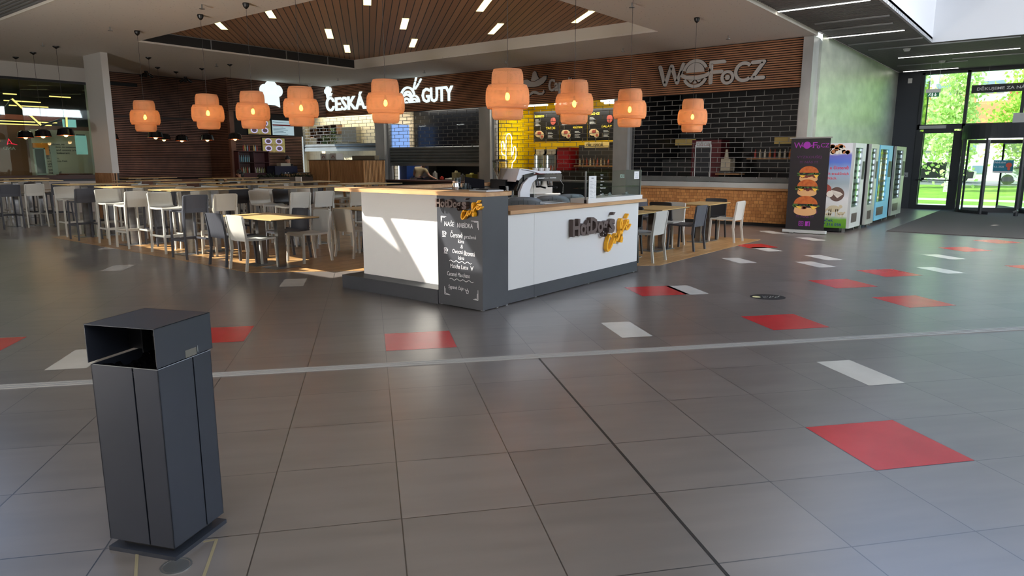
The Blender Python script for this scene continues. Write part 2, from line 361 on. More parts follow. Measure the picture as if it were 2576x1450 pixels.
c = MB(); c.box(RX0, RX1, RY0, RY1, ZR, ZR + .05); c.build('ceiling', wood_ceiling(), kind='structure')
panels = []
for a0, b0, l in [(-3.17, 16.8, 1.25), (-1.89, 15.2, 1.25), (-.80, 17.55, 1.25), (-.44, 19.8, 1.25), (.105, 13.5, 1.25), (.92, 15.95, 1.23), (1.28, 18.5, 1.25), (2.37, 13.62, 1.25), (3.04, 16.08, 1.3), (4.63, 14.4, 1.23)]:
    p = AB(a0, b0); q = AB(a0, b0 + l); z = ZR - .006
    t = thing('ceiling_light', 'x', 'ceiling light', ((p[0] + q[0]) / 2, (p[1] + q[1]) / 2, ZR - .012), 'light panels in the wooden ceiling')
    MB().bar((p[0], p[1], z), (q[0], q[1], z), .15, .012).build('diffuser', panel_m, t)
    f = MB()
    for s_ in (-1, 1):
        p1 = AB(a0 + s_ * .08, b0); q1 = AB(a0 + s_ * .08, b0 + l); f.bar((p1[0], p1[1], z), (q1[0], q1[1], z), .008, .012)
    f.build('frame', wood_oak, t); panels.append(t)
left_to_right(panels, 'glowing warm light panel set in the wooden ceiling', 'light panels')
# dark slatted ceiling on the right, with light lines
dark_sl = mat('dark_ceiling_slat', (104, 101, 99), 0.6)
c = MB(); c.box(5.1, 26.5, 2.95, Y0, 4.47, 4.52); c.box(20.25, 26.5, -8, 2.95, 4.47, 4.52)
c.mi = 1
x = 5.15
while x < 26.4:
    c.box(x, x + .045, 2.95 if x < 20.25 else -8, Y0 + .0, 4.40, 4.47); x += .1
c.build('ceiling', [mat('ceiling_void', (20, 20, 21), 0.9), dark_sl], kind='structure')
MB().box(5.06, 17.0, Y0 - .02, Y0, 4.32, 4.5).build('trim_4', cwp, kind='structure')
# raised white lantern with round perforations
def perf():
    m = mat('lantern_perforated_board', (225, 228, 232), 0.8); tc = N(m, 'ShaderNodeTexCoord'); o = None
    v = N(m, 'ShaderNodeTexVoronoi'); v.inputs['Scale'].default_value = 5.5; v.inputs['Randomness'].default_value = 0.9; Lk(m, tc.outputs['Object'], v.inputs['Vector'])
    v2 = N(m, 'ShaderNodeTexVoronoi'); v2.inputs['Scale'].default_value = 2.2; Lk(m, tc.outputs['Object'], v2.inputs['Vector'])
    l1 = N(m, 'ShaderNodeMath', operation='LESS_THAN'); l1.inputs[1].default_value = .11; Lk(m, v.outputs['Distance'], l1.inputs[0])
    l2 = N(m, 'ShaderNodeMath', operation='LESS_THAN'); l2.inputs[1].default_value = .09; Lk(m, v2.outputs['Distance'], l2.inputs[0])
    mxx = N(m, 'ShaderNodeMath', operation='MAXIMUM'); Lk(m, l1.outputs[0], mxx.inputs[0]); Lk(m, l2.outputs[0], mxx.inputs[1])
    mx = N(m, 'ShaderNodeMix', data_type='RGBA'); Lk(m, mxx.outputs[0], mx.inputs['Factor']); mx.inputs['A'].default_value = lin((226, 229, 233)); mx.inputs['B'].default_value = lin((60, 68, 84))
    Lk(m, mx.outputs['Result'], bs(m).inputs['Base Color']); return m
lw = mat('lantern_white', (224, 226, 230), 0.8)
c = MB(); c.box(14.2, 20.25, -8, 2.95, 5.5, 5.55); c.box(5.1, 14.2, -8, -5.5, 5.5, 5.55); c.box(5.1, 8.0, -5.5, 2.4, 5.5, 5.55); c.box(5.1, 14.2, 2.4, 2.95, 5.5, 5.55); c.mi = 1
for x in (5.1, 8.1, 11.1): c.box(x, x + .12, -5.5, 2.4, 5.4, 5.55)
c.box(5.1, 20.25, 2.95, 3.0, 4.40, 5.5); c.box(20.2, 20.25, -8, 2.95, 4.40, 5.5); c.box(5.05, 5.1, -8, 3.0, 4.40, 5.5)
c.build('ceiling', [perf(), lw], kind='structure')
# slatted ceiling and slim roof lights over the hall on the left
c = MB(); bays = [(7.85, 9.17), (11.2, 12.55), (12.7, 14.05), (14.2, 15.55), (15.7, 17.3)]
ZL = 4.42; hx0, hx1 = 2.22, 3.15
c.box(-5, hx0, -8, 27, ZL, ZL + .05); c.box(hx1, 5.1, -8, 27, ZL, ZL + .05)
ys = [-8.0]
for a, b in bays: ys += [a, b]
ys.append(27.0)
segs = [(ys[i], ys[i + 1]) for i in range(0, len(ys), 2)]
for a, b in segs:
    if a < 9.2 < b:                                   # the bay with a slanting edge
        c.box(hx0, hx1, 9.17, 9.3, ZL, ZL + .05); c.box(hx0, hx1, 10.3, b, ZL, ZL + .05)
        c.poly([(hx0, 9.3), (2.48, 9.3), (3.15, 10.25), (3.15, 10.3), (hx0, 10.3)], ZL, ZL + .05)
    else: c.box(hx0, hx1, a, b, ZL, ZL + .05)
c.poly([(hx0, 8.27), (2.32, 8.28), (2.58, 8.20), (2.60, 8.30), (2.34, 8.62), (hx0, 8.75)], ZL, ZL + .05)  # added unseen wedge in the bay, shaped to shade the kiosk column
c.mi = 1
x = -4.9
while x < 5.05:
    if x + .05 < hx0 or x > hx1: c.box(x, x + .045, 3, 27, ZL - .06, ZL)
    x += .1
c.mi = 2; c.box(5.06, 5.1, Y0, Y1, 4.32, ZL + .05)
c.build('ceiling', [mat('ceiling_void', (20, 20, 21), 0.9), mat('grey_ceiling_slat', (120, 120, 120), 0.6), cwp], kind='structure')

# ------------------------------------------------------------ slatted walls and fascias
def slats_x(mb, X, y0, y1, z0, z1, pitch, h=.6, d=.03):      # facing -X
    z = z0 + pitch * .2
    while z < z1 - .005: mb.box(X - d, X, y0, y1, z, min(z + pitch * h, z1)); z += pitch
def slats_y(mb, Y, x0, x1, z0, z1, pitch, h=.6, d=.03):      # facing -Y
    z = z0 + pitch * .2
    while z < z1 - .005: mb.box(x0, x1, Y - d, Y, z, min(z + pitch * h, z1)); z += pitch
FX = 16.95
w = MB(); w.box(FX, FX + .12, 4.95, 25.4, 3.22, 4.32); w.mi = 1; slats_x(w, FX, 4.95, 22.47, 3.22, 4.32, .052)
w.build('wall_front', [slat_back_m, slat_m], kind='structure')
w = MB(); w.box(12.95, 13.1, 22.5, 24.0, 0, 4.32); w.box(12.95, 16.95, 22.5, 22.62, 3.2, 4.32); w.box(12.95, 15.85, 22.62, 22.74, 0, 3.2)
w.mi = 1; slats_y(w, 22.5, 12.92, 16.92, 3.22, 4.32, .056); slats_y(w, 22.62, 13.1, 15.85, .1, 3.2, .056); slats_x(w, 12.95, 22.5, 24.0, .1, 4.32, .056); w.box(12.93, 13.1, 22.47, 22.62, 0, 3.22)
w.mi = 2; w.box(13.1, 15.9, 22.585, 22.6, 2.45, 3.2)
w.build('wall_back', [slat_back_m, slat_dark_m, mat('recess_black', (14, 12, 12), 0.7)], kind='structure')
w = MB(); w.box(9.3, 12.95, 23.9, 24.05, 0, 4.32); w.mi = 1; slats_y(w, 23.9, 9.3, 12.95, 1.0, 4.32, .056); w.box(9.3, 12.95, 23.85, 23.9, .0, .95)
w.build('wall_left', [slat_back_m, slat_dark_m], kind='structure')
MB().box(9.3, 12.95, 23.86, 23.895, 2.93, 2.99).build('trim_5', mat('dark_strip', (34, 24, 20), 0.6), kind='structure')
# outer shell behind the camera
w = MB(); w.box(-5.1, -5, -8, 27, 0, 4.5); w.box(-5, 26.5, -8.1, -8, 0, 5.6); w.box(-5, 5.0, 26.9, 27, 0, 4.5)
w.build('wall_rear', paint_w, kind='structure')

# ------------------------------------------------------------ pillars
pl = MB(); pl.box(8.0, 8.17, 19.88, 20.97, 1.24, 4.32); pl.mi = 1; pl.box(8.01, 8.16, 19.89, 20.96, 0, 1.24); pl.mi = 2
y = 19.88
while y < 20.94: pl.box(7.97, 8.01, y, y + .035, 0, 1.24); y += .068
x = 8.0
while x < 8.12: pl.box(x, x + .035, 19.85, 19.89, 0, 1.24); x += .068
pl.build('trim_6', [paint_w, black_m, noisy('pillar_slat', (176, 132, 92), (150, 108, 72), (1, 1, .3), 4.0)], kind='structure')
# steel pilasters between the stalls
for i, (y0, y1) in enumerate([(19.2, 19.68), (14.28, 14.73), (9.42, 9.86), (4.78, 5.0)]):
    zt = 3.22 if i < 3 else 4.32
    MB().box(16.9, 17.35, y0, y1, 0, zt).build('trim_%d' % (7 + i), noisy('pilaster_steel', (186, 186, 182), (158, 158, 154), (1, 1, .6), 1.5, .36, .4), kind='structure')
# green-reflecting sheet metal wall and the dark end wall with glazing
MB().box(17.35, 26.5, 4.72, 4.9, 0, 4.42).build('wall_right', noisy('sheet_metal_wall', (222, 226, 212), (196, 201, 188), (1.5, 1, 3), 1.2, 0.38, 0.6), kind='structure')
GX = 26.4
w = MB(); w.box(GX, GX + .3, 4.02, 4.9, 0, 4.5); w.box(GX, GX + .3, -8, 4.02, 4.34, 5.6); w.box(GX, GX + .3, -8, 4.02, -.2, 0)
w.build('wall_far', wall_dark_m, kind='structure')
f = MB()
for y in (3.98, 2.74, 1.30, -.15, -1.6, -3.0, -4.5, -6.0, -7.6): f.box(GX - .03, GX + .15, y - .045, y + .045, 0 if y > 2.5 or y < -1 else 2.6, 4.34)
f.box(GX - .03, GX + .15, -8, 4.02, 2.56, 2.72); f.box(GX - .03, GX + .15, -8, 4.02, 4.28, 4.36)
f.box(GX - .03, GX + .15, -8, -.9, 0, .1)
f.build('window_1', frame_m, kind='structure')
w = MB(); w.box(GX + .05, GX + .06, -8, 3.98, 2.72, 4.3); w.box(GX + .05, GX + .06, -8, -.9, .1, 2.56)
g = w.build('window_2', glass_t, kind='structure')
d = MB(); d.box(GX - .04, GX + .06, 3.82, 3.95, .0, 2.5); d.box(GX - .04, GX + .06, 2.78, 2.98, .0, 2.5); d.box(GX - .04, GX + .06, 2.98, 3.82, 0, .14); d.box(GX - .04, GX + .06, 2.98, 3.82, 2.44, 2.56)
dr = d.build('door_1', frame_m, kind='structure')
MB().box(GX, GX + .01, 2.98, 3.82, .14, 2.44).build('pane', glass_t, dr)
MB().tube([(GX - .1, 2.9, .95), (GX - .1, 3.9, .95)], .016).build('push_bar', black_m, dr)
MB().box(GX - .09, GX - .04, 3.2, 3.95, 2.58, 2.68).build('door_closer', steel_d, dr)

# ------------------------------------------------------------ litter bin (foreground)
bin_m = noisy('bin_powder_coat', (40, 44, 54), (36, 40, 49), (1, 1, 1), 2, 0.36)
bin_in = mat('bin_inside', (12, 13, 17), 0.4)
t = thing('litter_bin', 'dark anthracite square litter bin with a hooded open top, standing alone in the foreground', 'litter bin', (1.21, 2.77, 0))
Mb = Matrix.Translation((1.130, 2.592, 0)) @ Matrix.Rotation(R(23.4), 4, 'Z')     # local x along the right side, y along the left side
sx, sy = .308, .322
b = MB(); b.box(0, sx, 0, sy, 0, .018); b.xf(Mb).build('base_plate', bin_m, t)
b = MB(); b.box(.04, sx - .04, .04, sy - .04, .018, .05); b.xf(Mb).build('plinth', bin_in, t)
bx0, bx1 = .006, .302
b = MB(); g = .0035; s1 = .19; s2 = .115                           # sheet panels with dark joints
b.box(bx0, bx0 + s1 - g, bx0, bx0 + .004, .05, .785); b.box(bx0 + s1 + g, bx1, bx0, bx0 + .004, .05, .785)
b.box(bx0, bx0 + .004, bx0, bx0 + s2 - g, .05, .785); b.box(bx0, bx0 + .004, bx0 + s2 + g, bx1 + .014, .05, .785)
b.box(bx0, bx1, bx1 + .01, bx1 + .014, .05, .785); b.box(bx1 - .004, bx1, bx0, bx1 + .014, .05, .785)
bb = b.xf(Mb).build('body', bin_m, t)
MB().box(bx0 + .006, bx1 - .006, bx0 + .006, bx1 - .006, .052, .70).xf(Mb).build('inner_liner', bin_in, bb)
b = MB()
for p, q in (((bx0, bx0), (bx1, bx0)), ((bx0, bx0), (bx0, bx1))): b.tube([(p[0], p[1], .785), (q[0], q[1], .785)], .0016, 6)
b.xf(Mb).build('worn_rim', steel_d, bb)
b = MB(); h0, h1 = .792, .945                                      # hood: sides right and left-back, open towards the left face
b.box(0, sx, 0, .003, h0, h1); b.box(0, sx, sy - .003, sy, h0, h1); b.box(0, sx, 0, sy, h1 - .003, h1)
b.box(sx - .003, sx, 0, sy, h0, h1); b.xf(Mb).build('hood', bin_m, t)
b = MB(); b.box(.20, .204, .003, sy - .003, .80, .942); b.box(.15, .2, .20, .204, .80, .935); bk = b.xf(Mb).build('baffle', bin_in, t)
b = MB(); b.tube([(.198, .17, .87), (.180, .17, .87)], [.011, .009], 14); b.xf(Mb).build('lock', chrome, bk)
b = MB(); b.box(.150, .212, -.001, .0035, .792, .822); b.xf(Mb).build('notch', mat('bin_notch_plate', (98, 96, 88), .5), t)
b = MB(); b.box(.216, .220, -.0025, .0, .80, .826); b.xf(Mb).build('hinge_pin', steel_d, t)
b = MB(); b.box(.0, .012, .0029, .0036, .80, .935); b.xf(Mb).build('bright_edge', steel, t)
b = MB(); rr = random.Random(3); n = 14; vs = []
for i in range(n):
    for j in range(n):
        e = .02 if (i in (0, n - 1) or j in (0, n - 1)) else 0
        vs.append((.015 + .275 * i / (n - 1), .015 + .275 * j / (n - 1), .70 + .09 * (abs(i - n / 2) + abs(j - n / 2)) / n + rr.uniform(-.016, .016)))
fs = [(i * n + j, (i + 1) * n + j, (i + 1) * n + j + 1, i * n + j + 1) for i in range(n - 1) for j in range(n - 1)]
b.add(vs, fs).xf(Mb).build('bag', mat('black_plastic_bag', (10, 10, 12), 0.12), t)
# round socket cover and taped cable slots in the floor by the bin
t = MB().disc(0, 0, .047, 0, .002, 32); t.ring(0, 0, .052, .058, 0, .003, n=32)
tag(t.xf(Matrix.Translation((1.115, 2.56, 0))).build('floor_socket_cover', steel_d), 'small round metal cover in the floor at the foot of the litter bin', 'floor cover')
b = MB(); b.bar((.98, 2.60, .001), (1.06, 2.77, .001), .012, .002); b.bar((1.14, 2.40, .001), (1.315, 2.62, .001), .012, .002); b.bar((1.315, 2.62, .001), (1.27, 2.645, .001), .008, .002)
tag(b.build('floor_hatch_trim', mat('worn_brass_trim', (150, 140, 112), 0.5, 0.4)), 'worn light edging of the floor hatch in front of the litter bin', 'floor hatch')
# round black floor sticker
Ms = fup(8.04, 2.575, 0, R(-52))
t = thing('floor_sticker', 'round black sticker with a pale smiling face on the grey tiles', 'sticker', (8.04, 2.575, 0))
MB().disc(0, 0, .2, .0008, .0018, 32, .17).xf(Ms).build('disc', mat('sticker_black', (26, 26, 26), .5), t)
b = MB().disc(-.13, .0, .045, .0018, .0026, 20); b.xf(Ms).build('face', mat('sticker_yellow', (232, 222, 160), .6), t)
b = MB()
for k in range(9): b.stroke([(-.06 + .02 * k, -.06 + .02 * (k % 3)), (-.04 + .025 * k, .06 - .015 * (k % 4))], .004, .0018, .0025)
b.xf(Ms).build('white_print', mat('sticker_grey', (170, 170, 160), .6), t)

# ------------------------------------------------------------ cafe kiosk
kt = thing('kiosk_counter', 'white and anthracite cafe kiosk counter with thick oak worktops', 'counter', (7.0, 5.8, 0))
b = MB(); b.box(5.37, 8.74, 5.30, 6.965, 0, .162); b.build('plinth', anth, kt)
b = MB(); b.box(5.60, 5.68, 5.30, 6.82, .162, 1.197); b.box(5.68, 8.7, 6.78, 6.84, .162, 1.197); b.build('white_panel', white_pl, kt)
b = MB(); b.box(5.375, 5.80, 4.65, 5.295, 0.01, 1.197); b.build('corner_column', anth, kt)
b = MB(); b.box(5.81, 6.303, 4.675, 4.72, .157, .99); b.box(6.307, 8.76, 4.675, 4.72, .157, .99); b.box(8.70, 8.76, 4.72, 6.84, .157, .99); b.build('white_panel', white_pl, kt)
b = MB(); b.box(5.81, 6.303, 4.67, 4.72, .012, .155); b.box(6.307, 8.765, 4.67, 4.72, .012, .155); b.box(8.70, 8.765, 4.72, 6.9, .012, .155); b.build('kickboard', anth, kt)
b = MB()
b.poly([(5.355, 7.02), (5.355, 4.80), (5.42, 4.64), (5.82, 4.64), (5.95, 4.72), (5.95, 6.72), (8.75, 6.72), (8.75, 7.02)], 1.197, 1.237)
b.build('high_worktop', wood_oak_y, kt)
b = MB(); b.box(5.835, 6.43, 4.645, 5.16, .99, 1.03); b.box(6.433, 8.95, 4.645, 5.0, .99, 1.03); b.poly([(6.433, 5.0), (6.9, 5.0), (6.75, 5.22), (6.433, 5.22)], .99, 1.03)
b.build('low_worktop', wood_oak, kt)
for (x, y) in [(5.40, 6.9), (5.40, 5.33), (5.40, 5.26), (5.40, 4.67), (5.62, 4.665), (5.78, 4.665), (6.35, 4.69), (7.5, 4.69), (8.70, 4.69)]:
    MB().box(x, x + .03, y, y + .03, 0, .012).build('foot', mat('white_foot', (225, 225, 225), .5), kt)
# inner back counter
b = MB(); b.box(7.7, 8.69, 6.0, 6.7, 0.0, .99); b.box(7.65, 8.69, 5.95, 6.75, .99, 1.03)
tag(b.build('back_counter', white_pl), 'white lower counter inside the kiosk that carries the espresso machine', 'counter')
CAF = [[(7.933, .575), (7.915, .60), (7.885, .58), (7.845, .50), (7.84, .43), (7.865, .395), (7.91, .409), (7.96, .46), (8.01, .53), (8.045, .585)],
       [(8.085, .60), (8.055, .595), (8.025, .545), (8.02, .49), (8.045, .485), (8.075, .54), (8.09, .595), (8.085, .54), (8.10, .515), (8.135, .545), (8.18, .632), (8.212, .72), (8.222, .775), (8.20, .79), (8.175, .76), (8.17, .69), (8.20, .60), (8.235, .53), (8.225, .485), (8.19, .49), (8.20, .55), (8.24, .64), (8.30, .70), (8.36, .71), (8.395, .735), (8.385, .765), (8.35, .76), (8.325, .71), (8.33, .655), (8.36, .638), (8.41, .66), (8.452, .70)],
       [(8.335, .80), (8.375, .842)]]
def cafe_sign(M, W_, H_, D_, label):
    s = thing('letter_sign', label, 'sign', M @ Vector((0, 0, 0)))
    k = W_ / 1.03
    a = text("HotDog", h=None, w=W_ * .80, d=D_, off=.035); ys = [v[1] for v in a.v]
    a = text("HotDog", w=W_ * .80, h=H_ * 1.16, d=D_, off=.035, y=-H_ * .16); a.merge(text('s', w=W_ * .15, h=H_ * .80, d=D_, off=.04, x=W_ * .83))
    a.poly([(W_ * .90, H_ * 1.0), (W_ * .945, H_ * 1.0), (W_ * .98, H_ * 1.15), (W_ * .93, H_ * 1.15)], 0, D_)
    a.xf(M).build('brown_letters', brown_l, s)
    c = MB()
    for st_ in CAF: c.stroke([((x - 7.01) * k, (z - .625) * k) for x, z in st_], .025 * k, 0, D_ * .95)
    c.xf(M).build('yellow_letters', yellow_l, s)
cafe_sign(fmy(7.01, 4.669, .625), 1.03, .235, .055, 'brown and yellow raised lettering on the white right side of the kiosk')
cafe_sign(fmx(5.37, 5.262, 1.064), .455, .10, .05, 'brown and yellow raised lettering on the dark corner column of the kiosk')
# chalk drawing on the dark column
ck = thing('chalk_menu', 'hand-drawn white chalk menu on the dark corner column of the kiosk', 'menu', (5.37, 4.95, .1))
Mk = fmx(5.374, 0, 0)
def ct(s_, y, z, h, w=None, shear=.12, off=-.004, al='L'):
    return text(s_, h=h, w=w, d=.0012, shear=shear, off=off, x=-y, y=z, align=al)
b = MB()
for a in [ct('NAŠE', 5.188, .873, .062, .145), ct('NABÍDKA', 5.0, .868, .062, .22), ct('Čerstvě', 5.10, .757, .072, .175), ct('pražená', 4.90, .745, .05, .165), ct('káva', 4.99, .702, .042, .085), ct('&', 4.955, .648, .04),
          ct('Ovocná', 5.075, .588, .045, .15), ct('filtrovaná', 4.91, .575, .052, .155), ct('káva', 4.99, .525, .04, .085), ct('Matcha Latte', 5.11, .425, .045, .26), ct('Caramel Macchiato', 5.157, .338, .045, .33), ct('Sypané čaje', 5.141, .185, .055, .22)]: b.merge(a)
for z, y0, y1 in ((.50, 5.12, 4.80), (.303, 5.12, 4.778)):
    b.stroke([(-(y0 + (y1 - y0) * i / 20), z + .010 * math.sin(i * 1.25)) for i in range(21)], .005, 0, .001)
for pts in [[(-5.235, .91), (-5.235, .975), (-5.16, .975)], [(-5.225, .93), (-5.225, .965), (-5.18, .965)], [(-4.80, .945), (-4.705, .945), (-4.70, .86)], [(-4.76, .935), (-4.715, .935), (-4.712, .88)], [(-5.2, .21), (-5.2, .125), (-5.12, .125)], [(-5.19, .19), (-5.19, .14), (-5.14, .13)], [(-4.78, .115), (-4.715, .115), (-4.715, .22)], [(-4.76, .125), (-4.728, .125), (-4.725, .18)]]: b.stroke(pts, .005, 0, .001)
for y, z in ((5.195, .79), (5.175, .61)):
    b.stroke([(-y - .02, z + .025), (-y - .018, z - .02), (-y + .018, z - .02), (-y + .02, z + .025), (-y - .02, z + .025)], .006, 0, .001)
    b.stroke([(-y + .02, z + .015), (-y + .034, z + .012), (-y + .03, z - .006), (-y + .018, z - .008)], .005, 0, .001); b.stroke([(-y - .025, z - .032), (-y + .025, z - .032)], .005, 0, .001)
    b.stroke([(-y - .006, z + .01), (-y + .006, z + .002), (-y - .004, z - .008)], .006, 0, .001)
b.stroke([(4.797 * -1 - .02, .47), (-4.797, .44), (-4.797 + .02, .47), (-4.797, .425), (-4.797 - .02, .47)], .006, 0, .001)
b.stroke([(-4.885, .20), (-4.875, .17), (-4.855, .17), (-4.848, .20), (-4.885, .20)], .005, 0, .001); b.stroke([(-4.885, .195), (-4.90, .215)], .005, 0, .001); b.stroke([(-4.866, .21), (-4.866, .22)], .006, 0, .001)
b.xf(Mk).build('chalk_lettering', chalk, ck)

# things on the high worktop
t = thing('card_terminal', 'flat black and white cash terminal lying at the end of the oak worktop', 'terminal', (5.72, 4.93, 1.237))
b = MB(); b.poly([(5.62, 4.80), (5.86, 4.76), (5.92, 5.02), (5.66, 5.08)], 1.238, 1.252); b.build('case', mat('terminal_white', (210, 210, 210), .4), t)
b = MB(); b.poly([(5.68, 4.83), (5.84, 4.80), (5.88, 4.98), (5.70, 5.02)], 1.252, 1.262); b.build('keypad', black_m, t)
t = thing('cash_register', 'black tablet cash register on the high worktop beside the clear cups', 'cash register', (6.30, 5.62, 1.0))
b = MB(); b.box(6.22, 6.42, 5.52, 5.72, 1.0, 1.24); b.build('printer', black_m, t)
b = MB(); b.bar((6.22, 5.66, 1.31), (6.42, 5.52, 1.27), .03, .14, (.5, .6, 1)); b.build('tablet', mat('tablet_black', (22, 22, 26), .15), t)
MB().box(6.24, 6.40, 5.50, 5.52, 1.19, 1.20).build('paper_slot', mat('paper_white', (225, 225, 220), .7), t)
cups = []
for i, (x, y, h) in enumerate([(5.92, 5.50, .16), (5.98, 5.42, .13), (5.99, 5.56, .19), (6.06, 5.46, .10)]):
    t = thing('cup_stack', 'x', 'cup stack', (x, y, 1.0), 'clear plastic cup stacks by the cash register'); b = MB()
    for k in range(int(h / .012)): b.lathe([(.032, k * .012), (.040, k * .012 + .03)], 14, (x, y, 1.17))
    b.box(x - .03, x + .03, y - .03, y + .03, 1.0, 1.17)
    b.build('cups', glass('cup_plastic', (215, 222, 225), 2.2), t); cups.append(t)
left_to_right(cups, 'stack of clear cups by the till', 'stacks')
t = thing('milk_jug', 'chrome steaming jug standing on the high worktop of the kiosk', 'jug', (5.84, 5.45, 1.237))
MB().lathe([(0, 0), (.038, 0), (.042, .03), (.035, .075), (.040, .095)], 18, (5.84, 5.45, 1.237)).build('body', chrome, t)
MB().tube([(5.88, 5.45, 1.26), (5.91, 5.44, 1.275), (5.905, 5.44, 1.31), (5.875, 5.45, 1.32)], .005, 6).build('handle', chrome, t)

# espresso machine
em = thing('espresso_machine', 'white and black two-group espresso machine with chrome front inside the kiosk', 'coffee machine', (8.42, 6.30, 1.03))
Me = Matrix.Translation((8.42, 6.30, 1.03)) @ Matrix.Rotation(R(-14), 4, 'Z') @ Matrix.Scale(.9, 4)      # local x right along the front, -y towards the barista side
wm = mat('machine_white', (222, 222, 224), .25)
def arc_side(x0, x1, mb):
    pts = [(-.30, 0), (-.27, .14), (-.20, .24), (-.08, .30), (.06, .32), (.10, .30), (.02, .20), (-.02, .05), (-.02, 0)]
    n = MB(); n.poly([(-p[0], p[1]) for p in pts], 0, x1 - x0)
    Mx = Matrix(((0, 0, 1, x0), (-1, 0, 0, 0), (0, 1, 0, 0), (0, 0, 0, 1)))
    mb.merge(n, Mx)
b = MB(); b.poly([(-.46, 0), (-.46, .10), (-.40, .22), (-.28, .32), (-.12, .36), (-.12, .30), (-.20, .25), (-.26, .12), (-.26, 0)], 0, .06)
b.poly([(-.46, 0), (-.46, .10), (-.40, .22), (-.28, .32), (-.20, .33), (-.24, .20), (-.26, 0)], -.45, -.40)
b.xf(Me @ Matrix(((1, 0, 0, 0), (0, 0, -1, -.22), (0, 1, 0, 0), (0, 0, 0, 1)))).build('side_cover', wm, em)
b = MB(); b.box(-.40, .46, -.24, -.10, .27, .36); b.poly([(-.56, .17), (-.50, .30), (-.36, .40), (-.20, .42), (-.10, .42), (-.10, .36), (-.28, .34), (-.42, .24), (-.48, .12), (-.56, .10)], .05, .24)
o_ = MB(); o_.box(-.36, .46, -.245, -.15, .26, .37); o_.xf(Me).build('front_head', mat('machine_black', (16, 18, 22), .15), em)
b = MB(); b.poly([(-.50, .12), (-.44, .28), (-.32, .375), (-.14, .405), (-.14, .36), (-.30, .32), (-.40, .22), (-.44, .12)], 0, .5)
b.xf(Me @ Matrix(((1, 0, 0, 0), (0, 0, -1, .27), (0, 1, 0, 0), (0, 0, 0, 1)))).build('black_arch', mat('machine_black', (16, 18, 22), .15), em)
b = MB(); b.poly([(-.52, .26), (-.44, .42), (-.40, .455), (-.20, .43), (-.02, .385), (.44, .385), (.45, .40), (.42, .425), (-.02, .425), (-.30, .46), (-.44, .47)], 0, .52)
b.poly([(-.44, .28), (-.50, .30), (-.42, .45), (-.06, .41), (-.10, .385), (-.28, .36)], -.01, .5)
b.xf(Me @ Matrix(((1, 0, 0, 0), (0, 0, -1, .28), (0, 1, 0, 0), (0, 0, 0, 1)))).build('top_cover', wm, em)
b = MB(); b.box(-.20, .42, -.05, .22, .02, .28); b.box(-.16, .42, -.26, -.05, .0, .05); b.xf(Me).build('chrome_body', steel, em)
b = MB(); b.box(-.14, .40, -.27, -.06, .05, .058); b.xf(Me).build('drip_tray', chrome, em)
for gx in (0.0, .25):
    b = MB(); b.tube([(gx, -.17, .27), (gx, -.17, .19)], [.05, .045], 16); g_ = b.xf(Me).build('group_head', chrome, em)
    b = MB(); b.tube([(gx, -.17, .185), (gx, -.17, .155)], [.04, .03], 14); b.tube([(gx, -.21, .175), (gx + .02, -.34, .155)], [.012, .016], 10); b.xf(Me).build('portafilter', black_m, g_)
b = MB(); b.tube([(.42, -.24, .28), (.46, -.28, .2), (.45, -.28, .06)], .006, 8); b.tube([(-.16, -.24, .28), (-.19, -.28, .2), (-.18, -.28, .06)], .006, 8); b.xf(Me).build('steam_wand', chrome, em)
b = MB()
for k in range(8): b.stroke([(-.055 + .017 * k, .308), (-.045 + .017 * k, .312 + .003 * (k % 2))], .012, 0, .001); b.stroke([(.195 + .017 * k, .310), (.205 + .017 * k, .314 - .003 * (k % 2))], .012, 0, .001)
for k in range(4): b.stroke([(.10 + .02 * k, .303), (.105 + .02 * k, .318)], .004, 0, .001)
b.xf(Me @ Matrix(((1, 0, 0, 0), (0, 0, -1, -.246), (0, 1, 0, 0), (0, 0, 0, 1)))).build('lettering', chalk, em)
b = MB()
for x, y in ((-.36, -.15), (-.36, .2), (.40, .2), (.40, -.15)): b.tube([(x, y, 0), (x, y, .03)], .015, 10)
b.xf(Me).build('foot', black_m, em)
cup_o = []
for k in range(6):
    x = .06 + .065 * k; p = Me @ Vector((x, .0 + .03 * (k % 2), .425))
    t = MB().lathe([(0, 0), (.022, 0), (.030, .04), (.031, .042), (.028, .04), (0, .006)], 14, p)
    cup_o.append(tag(t.build('espresso_cup', white_pl), 'x', 'cup', 'white cups warming on the espresso machine'))
left_to_right(cup_o, 'small white cup upside on the espresso machine', 'cups')
# grinder
gr = thing('coffee_grinder', 'black coffee grinder with a clear conical bean hopper left of the espresso machine', 'coffee grinder', (8.0, 6.55, 1.03))
gx, gy = 8.0, 6.56
b = MB(); b.box(gx - .09, gx + .09, gy - .14, gy + .14, 1.03, 1.06); b.box(gx - .075, gx + .075, gy - .03, gy + .13, 1.06, 1.29); b.box(gx - .08, gx + .08, gy - .16, gy + .13, 1.2, 1.29); b.build('body', black_m, gr)
MB().lathe([(.035, 0), (.04, .03), (.105, .16), (.11, .26)], 24, (gx, gy, 1.29)).build('hopper', glass('hopper_glass', (215, 210, 200), 2.5), gr)
MB().lathe([(0, 0), (.118, 0), (.118, .012), (.05, .03), (0, .03)], 24, (gx, gy, 1.55)).build('lid', black_m, gr)
MB().tube([(gx, gy - .13, 1.2), (gx, gy - .15, 1.12)], [.03, .03], 12).build('doser', steel_d, gr)

